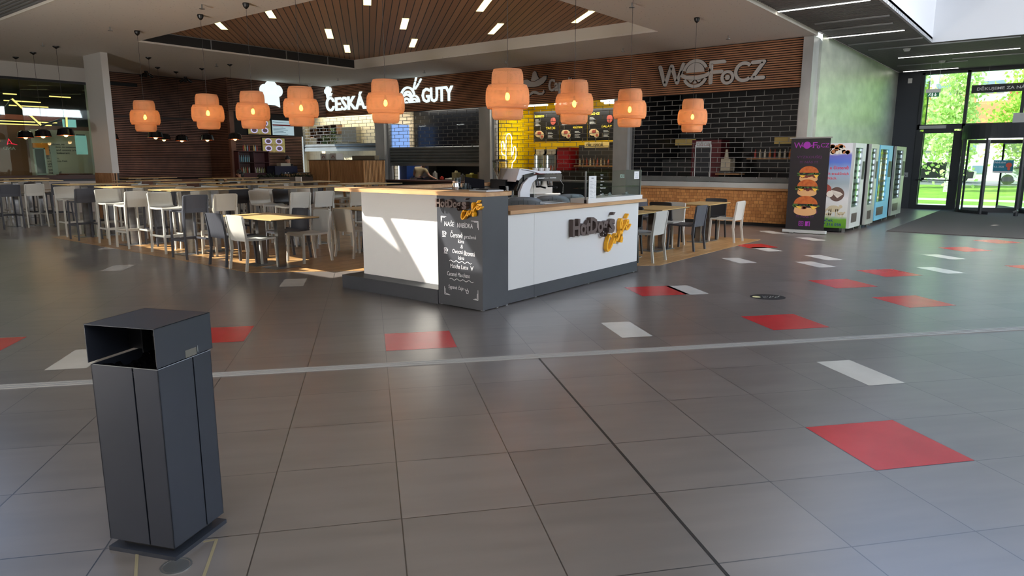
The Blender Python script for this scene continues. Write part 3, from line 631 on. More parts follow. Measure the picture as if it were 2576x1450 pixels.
# glass display case on the low worktop
dc = thing('display_case', 'clear glass display case with white base on the right end of the oak counter', 'display case', (8.27, 4.87, 1.03))
b = MB(); b.box(7.51, 9.0 - .05, 4.72, 4.99, 1.03, 1.085); b.build('base', white_pl, dc)
b = MB(); b.box(7.51, 8.94, 4.76, 4.766, 1.085, 1.43); b.box(7.51, 8.94, 4.76, 4.99, 1.424, 1.43); b.box(7.51, 7.516, 4.766, 4.99, 1.085, 1.424); b.build('pane', glass('case_glass', (246, 250, 248), 0.06), dc)
b = MB(); b.box(8.94, 8.955, 4.75, 4.99, 1.03, 1.435); b.box(7.50, 7.51, 4.75, 4.77, 1.04, 1.43); b.build('steel_edge', steel_d, dc)
MB().box(7.52, 8.93, 4.78, 4.97, 1.21, 1.215).build('shelf', glass_m, dc)
MB().box(7.498, 7.512, 4.745, 4.775, 1.03, 1.07).build('clamp', black_m, dc)
b = text('LUXOR', h=.05, w=.12, d=.001); Ml = Matrix(((-1, 0, 0, 8.50), (0, 0, 1, 4.768), (0, 1, 0, 1.33), (0, 0, 0, 1)))  # mirrored word painted on the pane as the reflection of a sign
b.xf(Ml).build('lettering', mat('reflected_sign_green', (190, 215, 200), .6), dc)
b = MB(); Ml = fmy(0, 4.7585, 0)
for i, s_ in enumerate(['Espresso', 'Lungo', 'Cappuccino', 'Latte', 'Matcha Latte', 'Čaj', 'Soda']): b.merge(text(s_, h=.018, d=.0008, x=7.86, y=1.37 - .042 * i))
b.xf(Ml).build('chalk_list', chalk, dc)
b = MB(); b.box(7.56, 7.74, 4.735, 4.742, 1.09, 1.37)
t = thing('menu_card', 'tall white price list standing at the left edge of the glass case', 'menu', (7.65, 4.735, 1.03))
MB().box(7.545, 7.72, 4.735, 4.742, 1.035, 1.37).build('paper', mat('paper_white', (225, 225, 220), .7), t)
b = text('MENU', h=.014, d=.0006, x=7.60, y=1.335)
for k in range(14): b.stroke([(7.57, 1.30 - .018 * k), (7.57 + .05 + .02 * (k % 3), 1.30 - .018 * k)], .003, 0, .0006); b.stroke([(7.68, 1.30 - .018 * k), (7.70, 1.30 - .018 * k)], .003, 0, .0006)
b.xf(fmy(0, 4.7345, 0)).build('lettering', mat('ink_grey', (120, 122, 128), .8), t)
t = thing('notice_sheet', 'small square white notice stuck inside the right end of the glass case', 'notice', (8.84, 4.757, 1.32))
MB().box(8.76, 8.90, 4.7565, 4.7595, 1.31, 1.415).build('paper', mat('paper_white', (225, 225, 220), .7), t)
b = MB().stroke([(8.80, 1.385), (8.85, 1.385)], .005, 0, .0005).stroke([(8.80, 1.365), (8.86, 1.365)], .004, 0, .0005).disc(8.81, 1.335, .008, 0, .0005).disc(8.85, 1.335, .008, 0, .0005)
b.xf(fmy(0, 4.756, 0)).build('print', mat('ink_grey', (120, 122, 128), .8), t)
trs = []
for i, (x, y) in enumerate([(7.86, 4.86), (8.10, 4.88), (8.32, 4.9), (8.72, 4.86)]):
    b = MB(); b.bar((x - .07, y, 1.10), (x + .07, y + .02, 1.105), .05, .012); b.tube([(x - .02, y, 1.105), (x + .03, y, 1.125)], .012, 8)
    trs.append(tag(b.build('cutlery_tray', mat('grey_tray', (120, 122, 124), .3, .5)), 'x', 'tray', 'small trays in the glass case'))
left_to_right(trs, 'small grey tray in the glass case', 'trays')
t = thing('wire_shelf', 'low white rack on the oak counter left of the glass case', 'rack', (7.2, 5.1, 1.03))
MB().box(7.0, 7.49, 5.03, 5.10, 1.031, 1.036).build('plate', white_pl, t)
MB().box(7.0, 7.49, 5.10, 5.106, 1.031, 1.06).build('lip', steel_d, t)

# ------------------------------------------------------------ seats and tables
def seat_proto(kind, m, label, cat, name):
    hs, ht = (.455, .80) if kind == 'chair' else (.775, 1.03)
    hw, dp = (.225, .24) if kind == 'chair' else (.205, .23)
    r = thing(name, label, cat)
    b = MB(); b.smooth = False
    prof = [(-dp + .02, hs + .0), (-dp + .08, hs - .008), (0, hs - .012), (dp - .03, hs), (dp, hs - .015)]
    vs = []; n = 7
    for (y, z) in prof:
        for i in range(n):
            u = -1 + 2 * i / (n - 1); vs.append((u * hw, y, z + .012 * u * u))
    m_ = len(prof); top = len(vs); vs += [(x, y, z - .028) for x, y, z in vs]
    fs = []
    for j in range(m_ - 1):
        for i in range(n - 1):
            a = j * n + i; fs.append((a, a + 1, a + n + 1, a + n)); fs.append((top + a, top + a + n, top + a + n + 1, top + a + 1))
    for i in range(n - 1):
        fs.append((i, top + i, top + i + 1, i + 1)); a = (m_ - 1) * n + i; fs.append((a, a + 1, top + a + 1, top + a))
    for j in range(m_ - 1):
        a = j * n; fs.append((a, a + n, top + a + n, top + a)); a = j * n + n - 1; fs.append((a, top + a, top + a + n, a + n))
    b.add(vs, fs); b.build('seat', m, r)
    b = MB(); vs = []; zz = [hs - .03, hs + .04, hs + .12, ht - .1, ht - .02, ht]
    for j, z in enumerate(zz):
        t_ = (z - hs) / (ht - hs); y = -dp + .02 - .055 * max(t_, 0)
        for i in range(9):
            u = -1 + 2 * i / 8; c_ = (1 - u * u) * -.022; w_ = hw - .004 - (.012 if j == 5 else 0)
            vs.append((u * w_, y + c_, z - (0.006 * u * u if j == 5 else 0)))
    top = len(vs); vs += [(x, y - .014, z) for x, y, z in vs]; fs = []
    for j in range(5):
        for i in range(8):
            a = j * 9 + i; fs.append((a, a + 1, a + 10, a + 9)); fs.append((top + a, top + a + 9, top + a + 10, top + a + 1))
    for i in range(8): a = 45 + i; fs.append((a, a + 1, top + a + 1, top + a)); fs.append((i, top + i, top + i + 1, i + 1))
    for j in range(5): a = j * 9; fs.append((a, a + 9, top + a + 9, top + a)); a += 8; fs.append((a, top + a, top + a + 9, a + 9))
    b.add(vs, fs); b.build('backrest', m, r)
    for s_ in (-1, 1):
        b = MB(); b.bar((s_ * (hw + .005), -dp - .03, 0), (s_ * (hw - .005), -dp + .01, hs * .62), .026, .034, (0, 1, 0)); b.bar((s_ * (hw - .005), -dp + .01, hs * .62), (s_ * (hw - .008), -dp + .0, hs + .02), .03, .046, (0, 1, 0))
        b.bar((s_ * (hw - .008), -dp + .0, hs), (s_ * (hw - .01), -dp - .042, ht - .02), .018, .034, (0, 1, 0)); b.build('leg', m, r)
        b = MB(); b.bar((s_ * (hw - .0), dp + .0, 0), (s_ * (hw - .015), dp - .02, hs - .02), .028, .034, (0, 1, 0)); b.build('leg', m, r)
    if kind != 'chair':
        b = MB(); z = .30; b.bar((-hw, dp - .005, z), (hw, dp - .005, z), .024, .045); b.bar((-hw, -dp, z), (-hw, dp, z), .022, .03); b.bar((hw, -dp, z), (hw, dp, z), .022, .03)
        b.build('footrest', m, r)
    return r
PM = {'l': (plastic_l, 'light grey'), 'w': (plastic_w, 'beige grey'), 'd': (plastic_d, 'dark grey'), 'k': (plastic_k, 'charcoal')}
protos = {}; placed = {}
def seat(kind, c_, x, y, face):                      # face: direction the sitter looks, degrees from +Y counter-clockwise
    key = (kind, c_); nm = 'bar_stool' if kind == 'stool' else 'dining_chair'
    rz = R(face + random.uniform(-2, 2))
    if key not in protos:
        r = seat_proto(kind, PM[c_][0], '', 'bar stool' if kind == 'stool' else 'chair', nm); r['group'] = f'{PM[c_][1]} plastic {"bar stools" if kind == "stool" else "chairs"}'
        protos[key] = r; r.location = (x, y, 0); r.rotation_euler = (0, 0, rz); o = r
    else: o = copy_thing(protos[key], (x, y, 0), rz)
    placed.setdefault(key, []).append(o); return o
FN, FS, FE, FWt = 0, 180, -90, 90                      # looking +Y, -Y, +X, -X
# bar stools: front column of high tables
for (x, y, f_, c_) in [(5.57, 11.12, FN, 'd'), (6.08, 11.12, FN, 'w'), (5.68, 12.05, FS, 'l'), (6.2, 12.08, FS, 'l'),
                       (5.60, 13.28, FN, 'l'), (6.12, 13.30, FN, 'd'), (5.66, 14.19, FS, 'l'), (6.17, 14.25, FS, 'l'),
                       (5.58, 15.42, FN, 'd'), (6.10, 15.44, FN, 'l'), (5.70, 16.36, FS, 'l'), (6.22, 16.4, FS, 'd'),
                       (5.92, 19.35, FN, 'l'), (5.42, 19.33, FN, 'd'), (6.5, 19.40, FN, 'd'), (5.85, 20.3, FS, 'l'), (6.4, 20.4, FS, 'd'), (5.3, 20.35, FS, 'd'),
                       # second column
                       (7.22, 10.68, FN, 'l'), (7.74, 10.70, FN, 'l'), (8.35, 10.50, FN, 'w'), (7.32, 11.62, FS, 'l'), (7.88, 11.70, FS, 'k'), (8.4, 11.66, FS, 'w'),
                       (7.30, 12.78, FN, 'k'), (7.85, 12.80, FN, 'l'), (8.4, 12.82, FN, 'l'), (7.35, 13.75, FS, 'l'), (7.9, 13.75, FS, 'w'),
                       (7.35, 15.0, FN, 'w'), (7.9, 15.0, FN, 'l'), (7.35, 15.95, FS, 'w'), (7.95, 16.0, FS, 'l'), (8.5, 15.0, FN, 'd'),
                       (7.4, 17.2, FN, 'l'), (8.0, 17.2, FN, 'w'), (7.1, 22.1, FS, 'w'), (6.2, 21.5, FN, 'l'),
                       # third column
                       (9.4, 11.2, FN, 'l'), (9.95, 11.2, FN, 'w'), (9.5, 12.2, FS, 'l'), (10.0, 12.2, FS, 'l'), (9.5, 13.4, FN, 'd'), (10.0, 13.4, FN, 'l'), (9.5, 14.4, FS, 'w'), (10.05, 14.4, FS, 'l'),
                       (9.6, 15.6, FN, 'l'), (10.1, 15.6, FN, 'l'), (9.6, 16.6, FS, 'd'), (10.1, 16.6, FS, 'w'), (10.2, 18.0, FN, 'l'), (10.7, 18.0, FN, 'w'), (10.3, 19.0, FS, 'l')]:
    seat('stool', c_, x, y, f_)
# low chairs
for (x, y, f_, c_) in [(5.60, 9.88, FE, 'd'), (5.57, 9.25, FE, 'l'), (6.50, 9.80, FWt, 'd'), (6.50, 9.24, FWt, 'l'), (7.36, 9.68, FE, 'w'), (7.36, 9.12, FE, 'w'), (8.3, 9.6, FWt, 'k'),
                       (9.86, 5.14, FN, 'l'), (11.58, 5.22, FN, 'd'), (13.28, 5.16, FN, 'l'), (10.25, 5.75, FWt, 'k'), (11.85, 5.72, FWt, 'l'), (12.3, 5.95, FE, 'k'), (13.62, 5.62, FWt, 'k'), (12.85, 6.5, FS, 'd'), (9.3, 5.3, FE, 'k')]:
    seat('chair', c_, x, y, f_)
for (kind, c_), L_ in placed.items():
    nm = 'bar stools' if kind == 'stool' else 'chairs'; n = len(L_)
    L2 = sorted(L_, key=lambda o: pxl(o.location + Vector((0, 0, .9 if kind == 'stool' else .7)))[0])
    for i, o in enumerate(L2):
        X, Y = o.location.x, o.location.y
        if n == 1: o['label'] = f'{PM[c_][1]} plastic {nm[:-1]} among the cafe tables, the only one of its colour'
        else:
            pos = 'leftmost' if i == 0 else ('rightmost' if i == n - 1 else (ORD[i] + ' from the left' if i < n / 2 or n < 6 else (ORD[n - 1 - i] + ' from the right')))
            o['label'] = f'{PM[c_][1]} plastic {nm[:-1]}, {pos} of the {PM[c_][1]} {nm}'
# tables
def table_proto(name, cat, lx, ly, z, ped, ly_axis):
    r = thing(name, '', cat)
    b = MB(); b.box(-lx / 2, lx / 2, -ly / 2, ly / 2, z - .012, z); b.build('tabletop', tabletop_m, r)
    b = MB(); b.box(-lx / 2 + .002, lx / 2 - .002, -ly / 2 + .002, ly / 2 - .002, z - .02, z - .0125); b.build('edge', black_m, r)
    for s_ in (-1, 1):
        px_, py_ = (s_ * ped, 0) if not ly_axis else (0, s_ * ped)
        b = MB(); b.box(px_ - .06, px_ + .06, py_ - .04, py_ + .04, .012, z - .02); b.build('pedestal', steel, r)
        b = MB(); b.box(px_ - .21, px_ + .21, py_ - .19, py_ + .19, 0, .012); b.build('base_plate', steel_d, r)
    return r
hp = table_proto('high_table', 'table', 1.35, .80, 1.09, .24, False); hp['group'] = 'high oak tables with steel pedestals'; hp.location = (6.02, 11.58, 0)
hts = [hp] + [copy_thing(hp, (x, y, 0)) for x, y in [(6.02, 13.74), (6.05, 15.9), (6.0, 19.85), (7.8, 11.16), (7.85, 13.28), (7.9, 15.48), (9.75, 11.7), (9.8, 13.9), (9.9, 16.1), (10.5, 18.5), (6.6, 22.6), (8.0, 17.9), (9.2, 20.6)]]
left_to_right(hts, 'high oak-topped table on steel pedestals', 'high tables', 1.0)
lp = table_proto('low_table', 'table', .80, 1.35, .75, .25, True); lp['group'] = 'low oak tables with steel pedestals'; lp.location = (5.85, 9.26, 0)
lts = [lp] + [copy_thing(lp, (x, y, 0), rz) for x, y, rz in [(7.95, 9.3, 0), (11.2, 5.6, R(90)), (12.98, 5.5, R(90)), (9.75, 5.55, R(90))]]
lts[3].scale = (.8, .8, 1); lts[2].scale = (.9, .8, 1)
left_to_right(lts, 'low oak-topped table on steel pedestals', 'low tables', .7)
# quilted grey chairs behind the low counter
qm = noisy('quilted_grey_leatherette', (128, 130, 132), (116, 118, 120), (1, 1, 1), 6, .45)
def quilt(x, y, rz):
    r = thing('quilted_chair', 'x', 'chair', (0, 0, 0), 'quilted grey chairs behind the low counter')
    b = MB(); b.smooth = True; vs = []; nu, nv = 15, 9
    for sgn in (0, 1):
        for j in range(nv):
            v = j / (nv - 1)
            for i in range(nu):
                a = R(-78 + 156 * i / (nu - 1)); e = abs(i / (nu - 1) * 2 - 1)
                zt = .46 + v * (.42 * (1 - .35 * e ** 3)); rad = .235 + .02 * v + (.0 if sgn == 0 else .03)
                vs.append((rad * math.sin(a), -rad * math.cos(a) * .75 - .03 * v + .02, zt))
    T = nu * nv; fs = []
    for j in range(nv - 1):
        for i in range(nu - 1):
            a = j * nu + i; fs.append((a, a + nu, a + nu + 1, a + 1)); fs.append((T + a, T + a + 1, T + a + nu + 1, T + a + nu))
    for i in range(nu - 1): a = (nv - 1) * nu + i; fs.append((a, T + a, T + a + 1, a + 1)); fs.append((i, i + 1, T + i + 1, T + i))
    for j in range(nv - 1): a = j * nu; fs.append((a, T + a, T + a + nu, a + nu)); a += nu - 1; fs.append((a, a + nu, T + a + nu, T + a))
    b.add(vs, fs); bk_ = b.build('backrest', qm, r)
    b = MB()
    for i in (3, 5, 7, 9, 11):
        a = R(-78 + 156 * i / 14); a2 = R(-78 + 156 * (i + (1 if i < 7 else -1) * (0 if i == 7 else 1)) / 14)
        b.tube([(.268 * math.sin(a), -.268 * math.cos(a) * .75 + .015, .48), (.29 * math.sin(a2), -.29 * math.cos(a2) * .75 - .012, .86 - .06 * abs(i - 7) / 4)], .003, 5)
    b.build('seam', mat('seam_dark', (70, 72, 74), .6), bk_)
    MB().ball((0, 0, .45), (.24, .22, .045), 18, 8).build('seat', qm, r)
    for sx_ in (-1, 1):
        for sy_ in (-1, 1): MB().tube([(sx_ * .12, sy_ * .12, .42), (sx_ * .22, sy_ * .2, 0)], [.014, .009], 8).build('leg', black_m, r)
    r.location = (x, y, .22); r.rotation_euler = (0, 0, rz); r.scale = (1, 1, 1); return r
MB().box(6.6, 8.68, 5.25, 5.9, 0, .22).build('trim_20', anth, kind='structure')
q0 = quilt(7.35, 5.62, R(-55)); q1 = copy_thing(q0, (7.92, 5.60, .22), R(-46)); q2 = copy_thing(q0, (8.40, 5.66, .22), R(-36))
left_to_right([q0, q1, q2], 'grey quilted shell chair behind the low oak counter', 'quilted chairs', .9)

# ------------------------------------------------------------ rattan pendants
rat = mat('rattan', (226, 176, 136), 0.6); _nt = rat.node_tree
_tr = N(rat, 'ShaderNodeBsdfTranslucent'); _tr.inputs[0].default_value = lin((250, 200, 150)); _mx = N(rat, 'ShaderNodeMixShader'); _mx.inputs[0].default_value = 0.45
_out = [n for n in _nt.nodes if n.type == 'OUTPUT_MATERIAL'][0]; Lk(rat, bs(rat).outputs[0], _mx.inputs[1]); Lk(rat, _tr.outputs[0], _mx.inputs[2]); Lk(rat, _mx.outputs[0], _out.inputs[0])
bulb_m = emis('bulb_glow', (255, 176, 60), 40.0); cord_m = mat('dark_cord', (52, 48, 46), .7)
def weave(mb, r0, r1, z0, z1, n, w):
    H = z1 - z0; tw = 1.05 * H / ((r0 + r1) / 2)      # about forty-five degrees
    seg = 7
    for s_ in (-1, 1):
        for k in range(n):
            vs = []
            for i in range(seg + 1):
                t_ = i / seg; bul = 1 - .10 * (abs(2 * t_ - 1) ** 4)
                r_ = (r0 + (r1 - r0) * t_) * bul + (.0012 * s_)
                a = 2 * math.pi * k / n + s_ * tw * t_; da = w / r_ / 2 / .7
                z = z0 + H * t_
                vs += [(r_ * math.cos(a - da), r_ * math.sin(a - da), z), (r_ * math.cos(a + da), r_ * math.sin(a + da), z)]
            mb.add(vs, [(2 * i, 2 * i + 1, 2 * i + 3, 2 * i + 2) for i in range(seg)])
    for z, r_ in ((z0, r0 * .9), (z1, r1 * .9)):
        mb.tube([((r_) * math.cos(2 * math.pi * k / 28), r_ * math.sin(2 * math.pi * k / 28), z) for k in range(29)], .006, 5, False)
def rattan_proto():
    r = thing('rattan_pendant', '', 'pendant lamp', (0, 0, 0), 'woven rattan pendant lamps')
    for nm, r0, r1, z0, z1 in (('lower_shade', .205, .21, 0, .17), ('middle_shade', .295, .285, .14, .43), ('upper_shade', .215, .205, .40, .63)):
        b = MB(); weave(b, r0, r1, z0, z1, int(112 * r0 / .25), .0056); b.build(nm, rat, r)
    b = MB(); b.lathe([(.0, 0), (.02, .01), (.032, .04), (.026, .075), (.014, .10)], 14, (0, 0, .24)); b.build('bulb', bulb_m, r)
    MB().tube([(0, 0, .34), (0, 0, .42)], [.02, .014], 10).build('socket', black_m, r)
    return r
rlamps = []
RL = [(7.25, 16.05, 1.03, ZC), (7.25, 13.37, 1.03, ZC), (7.25, 11.78, 1.02, ZC), (7.25, 10.31, 1.0, ZC), (7.25, 8.18, .98, 4.6), (7.41, 5.95, 1.0, ZC), (9.14, 6.03, 1.0, ZC), (10.87, 6.03, .98, ZC), (13.44, 6.03, 1.0, ZC)]
zcs = [2.528, 2.508, 2.47, 2.465, 2.44, 2.425, 2.44, 2.452, 2.452]
RP = rattan_proto()
canopy_b = MB().lathe([(0, 0), (.05, 0), (.055, -.02), (.045, -.06), (.012, -.10), (0, -.10)], 20); canopy_b.v = canopy_b.v
for i, ((x, y, k, zt), zc) in enumerate(zip(RL, zcs)):
    z0 = zc - .315 * k
    if 7.87 < x < 14.3 and 7.3 < y < 17.5: zt = 4.6
    else: zt = ZC
    if i == 0: o = RP; o.location = (x, y, z0); o.scale = (k, k, k)
    else: o = copy_thing(RP, (x, y, z0), scale=(k, k, k))
    rlamps.append(o)
for o in rlamps:
    k = o.scale[0]; top = (ZC - o.location.z) / k; o['_o'] = (0, 0, 0)
    MB().tube([(0, 0, .42), (0, 0, top - .09 / k)], .0035, 6).build('cord', cord_m, o)
    b = MB().lathe([(0, .0), (.052, 0), (.058, -.02), (.045, -.065), (.012, -.10), (0, -.10)], 20, (0, 0, top)); b.build('canopy', black_m, o)
    l_ = light('bulb_light', 'POINT', (0, 0, 0), 16, (1, .60, .28), shadow_soft_size=.03); l_.parent = o; l_.location = (0, 0, .27)
left_to_right(rlamps, 'woven rattan pendant lamp', 'rattan lamps')

# ------------------------------------------------------------ small black pendants
bl_in = mat('copper_inside', (196, 104, 66), .35, .6); glow = emis('clear_bulb_glow', (255, 190, 110), 6.0)
def black_proto():
    r = thing('black_pendant', '', 'pendant lamp', (0, 0, 0), 'small black drum pendant lamps')
    MB().lathe([(.20, 0), (.165, .15), (.10, .185), (.0, .19)], 26).build('shade', mat('gloss_black', (16, 15, 16), .12), r)
    MB().lathe([(.196, .001), (.16, .146), (.0, .18)], 26).build('inner_shade', bl_in, r)
    MB().ball((0, 0, .01), .052, 14, 10).build('bulb', glow, r)
    MB().tube([(0, 0, .19), (0, 0, ZC - 2.19 - .05)], .004, 6).build('cord', cord_m, r)
    MB().lathe([(0, 0), (.075, 0), (.07, -.02), (.012, -.06), (0, -.06)], 18, (0, 0, ZC - 2.19)).build('canopy', black_m, r)
    return r
bp_ = black_proto(); blist = []
for i, (x, y) in enumerate([(6.95, 22.6), (6.95, 21.3), (6.95, 19.75), (9.0, 22.2), (9.2, 19.85), (10.3, 21.7), (11.15, 22.3), (11.25, 20.9), (11.3, 19.4)]):
    o = bp_ if i == 0 else copy_thing(bp_, (x, y, 2.19)); o.location = (x, y, 2.19); blist.append(o)
    l_ = light('bulb_light', 'POINT', (0, 0, -.05), 3, (1, .55, .25), shadow_soft_size=.05); l_.parent = o
left_to_right(blist, 'small black drum pendant lamp with a glowing bulb', 'black pendants')

# sprinklers and spot clusters under the ceiling
def sprk(x, y):
    r = thing('sprinkler_head', '', 'sprinkler', (x, y, ZC - .09), 'sprinkler heads on the white ceiling')
    MB().tube([(x, y, ZC), (x, y, ZC - .07)], .012, 8).build('stem', steel_d, r)
    MB().lathe([(0, 0), (.05, .01), (.05, .016), (0, .02)], 10, (x, y, ZC - .09)).build('deflector', steel_d, r); return r
sp = [sprk(x, y) for x, y in [(6.82, 12.5), (6.70, 16.04), (6.55, 19.4), (11.0, 19.6), (15.46, 19.8), (15.8, 16.0), (15.75, 12.7), (11.5, 6.4), (15.86, 9.04), (15.74, 6.3)]]
left_to_right(sp, 'tiny sprinkler head under the white ceiling', 'sprinkler heads')
cl_ = []
for x, y in [(10.5, 22.9), (12.0, 23.4)]:
    r = thing('spotlight_cluster', '', 'spotlight', (x, y, ZC - .2), 'black spotlight clusters above the brown wall')
    b = MB(); b.tube([(x, y, ZC), (x, y, ZC - .06)], .05, 12); b.build('base', black_m, r)
    for k in range(3):
        a = 2.1 * k; MB().tube([(x + .06 * math.cos(a), y + .06 * math.sin(a), ZC - .08), (x + .2 * math.cos(a), y + .2 * math.sin(a), ZC - .16)], [.035, .05], 12).build('spot', black_m, r)
    cl_.append(r)
left_to_right(cl_, 'cluster of small black spotlights near the brown wall', 'clusters')
# light lines in the dark ceiling
lls = []
for i, (x, y0, y1, on) in enumerate([(14.15, 3.1, 4.7, 1), (17.8, 3.15, 4.72, 1), (22.4, 1.3, 4.05, 1), (22.4, -2.5, 1.15, 1), (25.9, 3.0, 4.5, 1), (15.9, 3.1, 4.5, 0), (16.8, 3.2, 4.6, 0), (19.2, 3.0, 4.6, 0), (20.4, 1.2, 4.4, 0), (23.6, .2, 2.9, 0), (24.3, 2.6, 4.4, 0), (21.3, -3, .9, 0), (10.5, 3.0, 4.6, 1), (1.3, 14.5, 17.0, 1), (3.9, 15.8, 17.2, 1)]):
    r = thing('light_line', '', 'ceiling light', (x, (y0 + y1) / 2, 4.36), 'linear lights in the slatted ceiling')
    MB().box(x - .035, x + .035, y0, y1, 4.375, 4.395).build('housing', steel_d, r)
    w_ = .03 if on else .012
    MB().box(x - w_, x + w_, y0, y1, 4.368, 4.375).build('diffuser', tube_m if on else tube_dim, r); lls.append(r)
left_to_right(lls, 'thin linear light in the dark slatted ceiling', 'light lines')
dm = []
for x, y in [(20.9, 3.6), (24.0, 3.2)]:
    r = thing('smoke_detector', '', 'smoke detector', (x, y, 4.33), 'smoke detectors'); MB().lathe([(0, .0), (.06, .01), (.09, .07), (0, .07)], 18, (x, y, 4.33)).build('dome', white_pl, r); dm.append(r)
left_to_right(dm, 'small white smoke detector under the dark ceiling', 'detectors')

# ------------------------------------------------------------ signs on the fascia
def sign_obj(name, label, loc): return thing(name, label, 'sign', loc)
MF = lambda y, z, d=0.0: fmx(FX - .032 - d, y, z)
def lit(txt, y, z, h, w, off=.02, d=.05): return text(txt, h=h, w=w, d=d, off=off).xf(MF(y, z))
t = sign_obj('illuminated_sign', 'glowing white sign reading CESKA with a small chef hat', (FX, 21, 3.4))
b = text('ČESKÁ..', w=2.55, h=.66, d=.05, off=.018).xf(MF(22.42, 3.41)); b.build('letters', sign_lit, t)
def hat(mb, cx, cy, s_):
    mb.disc(cx - .32 * s_, cy + .30 * s_, .26 * s_, 0, .05); mb.disc(cx, cy + .42 * s_, .32 * s_, 0, .05); mb.disc(cx + .32 * s_, cy + .30 * s_, .26 * s_, 0, .05)
    mb.poly([(cx - .36 * s_, cy + .3 * s_), (cx - .36 * s_, cy - .42 * s_), (cx - .18 * s_, cy - .34 * s_), (cx + .18 * s_, cy - .34 * s_), (cx + .40 * s_, cy - .42 * s_), (cx + .36 * s_, cy + .3 * s_)], 0, .05)
b = MB(); hat(b, 0, 0, .36); b.xf(MF(22.25, 4.07) @ Matrix.Rotation(R(12), 4, 'Z')).build('hat', sign_lit, t)
t = sign_obj('illuminated_sign', 'glowing white noodle bowl sign with chopsticks and the word GUTY', (FX, 17, 3.4))
b = text('GUTY', w=1.42, h=.48, d=.05, off=.018).xf(MF(17.24, 3.47)); b.build('letters', sign_lit, t)
b = MB(); 
for r0, r1 in ((.0, .06), (.12, .19), (.25, .32)): b.ring(.36, 0, r0, r1, 0, .05, 0, 180, 20)
for r0, r1 in ((.0, .05), (.1, .16), (.2, .26)): b.ring(.74, 0, r0, r1, 0, .05, 0, 180, 18)
b.ring(.42, .18, .30, .37, 0, .05, 15, 165, 20); b.ring(.42, .18, .16, .23, 0, .05, 20, 160, 16)
b.stroke([(.70, .42), (.80, .66)], .05, 0, .05); b.stroke([(.82, .72), (.88, .88)], .05, 0, .05); b.stroke([(.80, .45), (.96, .60)], .05, 0, .05); b.stroke([(1.0, .65), (1.08, .74)], .05, 0, .05)
b.xf(MF(18.35, 3.50)).build('noodle_emblem', sign_lit, t)
t = sign_obj('unlit_sign', 'grey sombrero and moustache sign with tall narrow lettering above the yellow stall', (FX, 12, 3.4))
def both(mb, name, parent, M, g=.02):
    e = MB(); c_ = [(v[0], v[1]) for v in mb.v]; mx_ = sum(p[0] for p in c_) / len(c_); my_ = sum(p[1] for p in c_) / len(c_)
    e.v = [(mx_ + (v[0] - mx_) * (1 + g), my_ + (v[1] - my_) * (1 + g) , v[2] * .9 - .003) for v in mb.v]; e.f = list(mb.f); e.m = list(mb.m); e.sm = list(mb.sm)
    p = mb.xf(M).build(name, sign_grey, parent); e.xf(M).build('backing', sign_blk, p)
b = text('Capolitos', w=1.22, h=.46, d=.05, off=.02); both(b, 'letters', t, MF(12.04, 3.42))
b = MB(); b.poly([(0, .42), (.06, .50), (.18, .50), (.30, .44), (.45, .42), (.62, .48), (.78, .56), (.87, .56), (.86, .46), (.76, .36), (.60, .29), (.40, .27), (.2, .29), (.06, .33)], 0, .05)
b.poly([(.30, .46), (.34, .56), (.37, .68), (.43, .72), (.49, .70), (.53, .60), (.60, .50), (.45, .44)], 0, .05)
b.poly([(.0, .10), (.05, .03), (.14, .02), (.24, .07), (.34, .15), (.42, .165), (.50, .15), (.60, .10), (.72, .10), (.78, .18), (.80, .10), (.74, .04), (.62, .03), (.50, .07), (.40, .09), (.30, .05), (.18, -.03), (.08, -.03)], 0, .05)
both(b, 'sombrero_emblem', t, MF(12.97, 3.42))
t = sign_obj('unlit_sign', 'large grey WOFoCZ sign with a ringed planet burger emblem', (FX, 7, 3.4))
b = MB(); s_ = .085
b.stroke([(.05, .50), (.20, .05), (.37, .50), (.53, .08), (.69, .52)], s_, 0, .05)
b.stroke([(1.42, .02), (1.42, .50), (1.75, .50)], s_, 0, .05); b.stroke([(1.44, .27), (1.70, .27)], s_, 0, .05)
b.ring(1.85, .12, .10, .17, 0, .05, n=28)
b.ring(2.25, .22, .16, .24, 0, .05, 45, 315, 26)
b.stroke([(2.45, .42), (2.72, .42), (2.45, .06), (2.72, .06)], s_, 0, .05)
both(b, 'letters', t, MF(8.57, 3.43), .012)
b = MB(); cx_, cy_ = 1.02, .27
b.ring(cx_, cy_, .27, .345, 0, .05, 25, 165, 24); b.ring(cx_, cy_, .27, .345, 0, .05, 205, 335, 24)
b.poly([(cx_ + .24 * math.cos(R(a)), cy_ + .03 + .23 * math.sin(R(a))) for a in range(0, 181, 10)], 0, .05)
pts = []
for a in range(-170, -9, 10): pts.append((cx_ + .40 * math.cos(R(a)), cy_ - .01 + .14 * math.sin(R(a))))
for a in range(-10, -171, -10): pts.append((cx_ + .36 * math.cos(R(a)), cy_ + .05 + .10 * math.sin(R(a))))
b.poly(pts, .01, .06); b.ring(cx_, cy_ + .02, .36, .41, 0, .05, -20, 25, 8, .45); b.ring(cx_, cy_ + .02, .36, .41, 0, .05, 155, 200, 8, .45)
for q in (-150, -105, -60): b.poly([(cx_ + .05 * math.cos(R(q + 15)), cy_ - .13 + .03 * math.sin(R(q + 15)))] + [(cx_ + .20 * math.cos(R(a)), cy_ - .06 + .18 * math.sin(R(a))) for a in range(q, q + 31, 10)], 0, .05)
b.disc(1.85, .12, .06, 0, .04, 16)
both(b, 'planet_emblem', t, MF(8.57, 3.43), .01)
t = sign_obj('illuminated_sign', 'glowing white chef hat sign followed by two dots on the brown wall', (14.6, 22.5, 3.5))
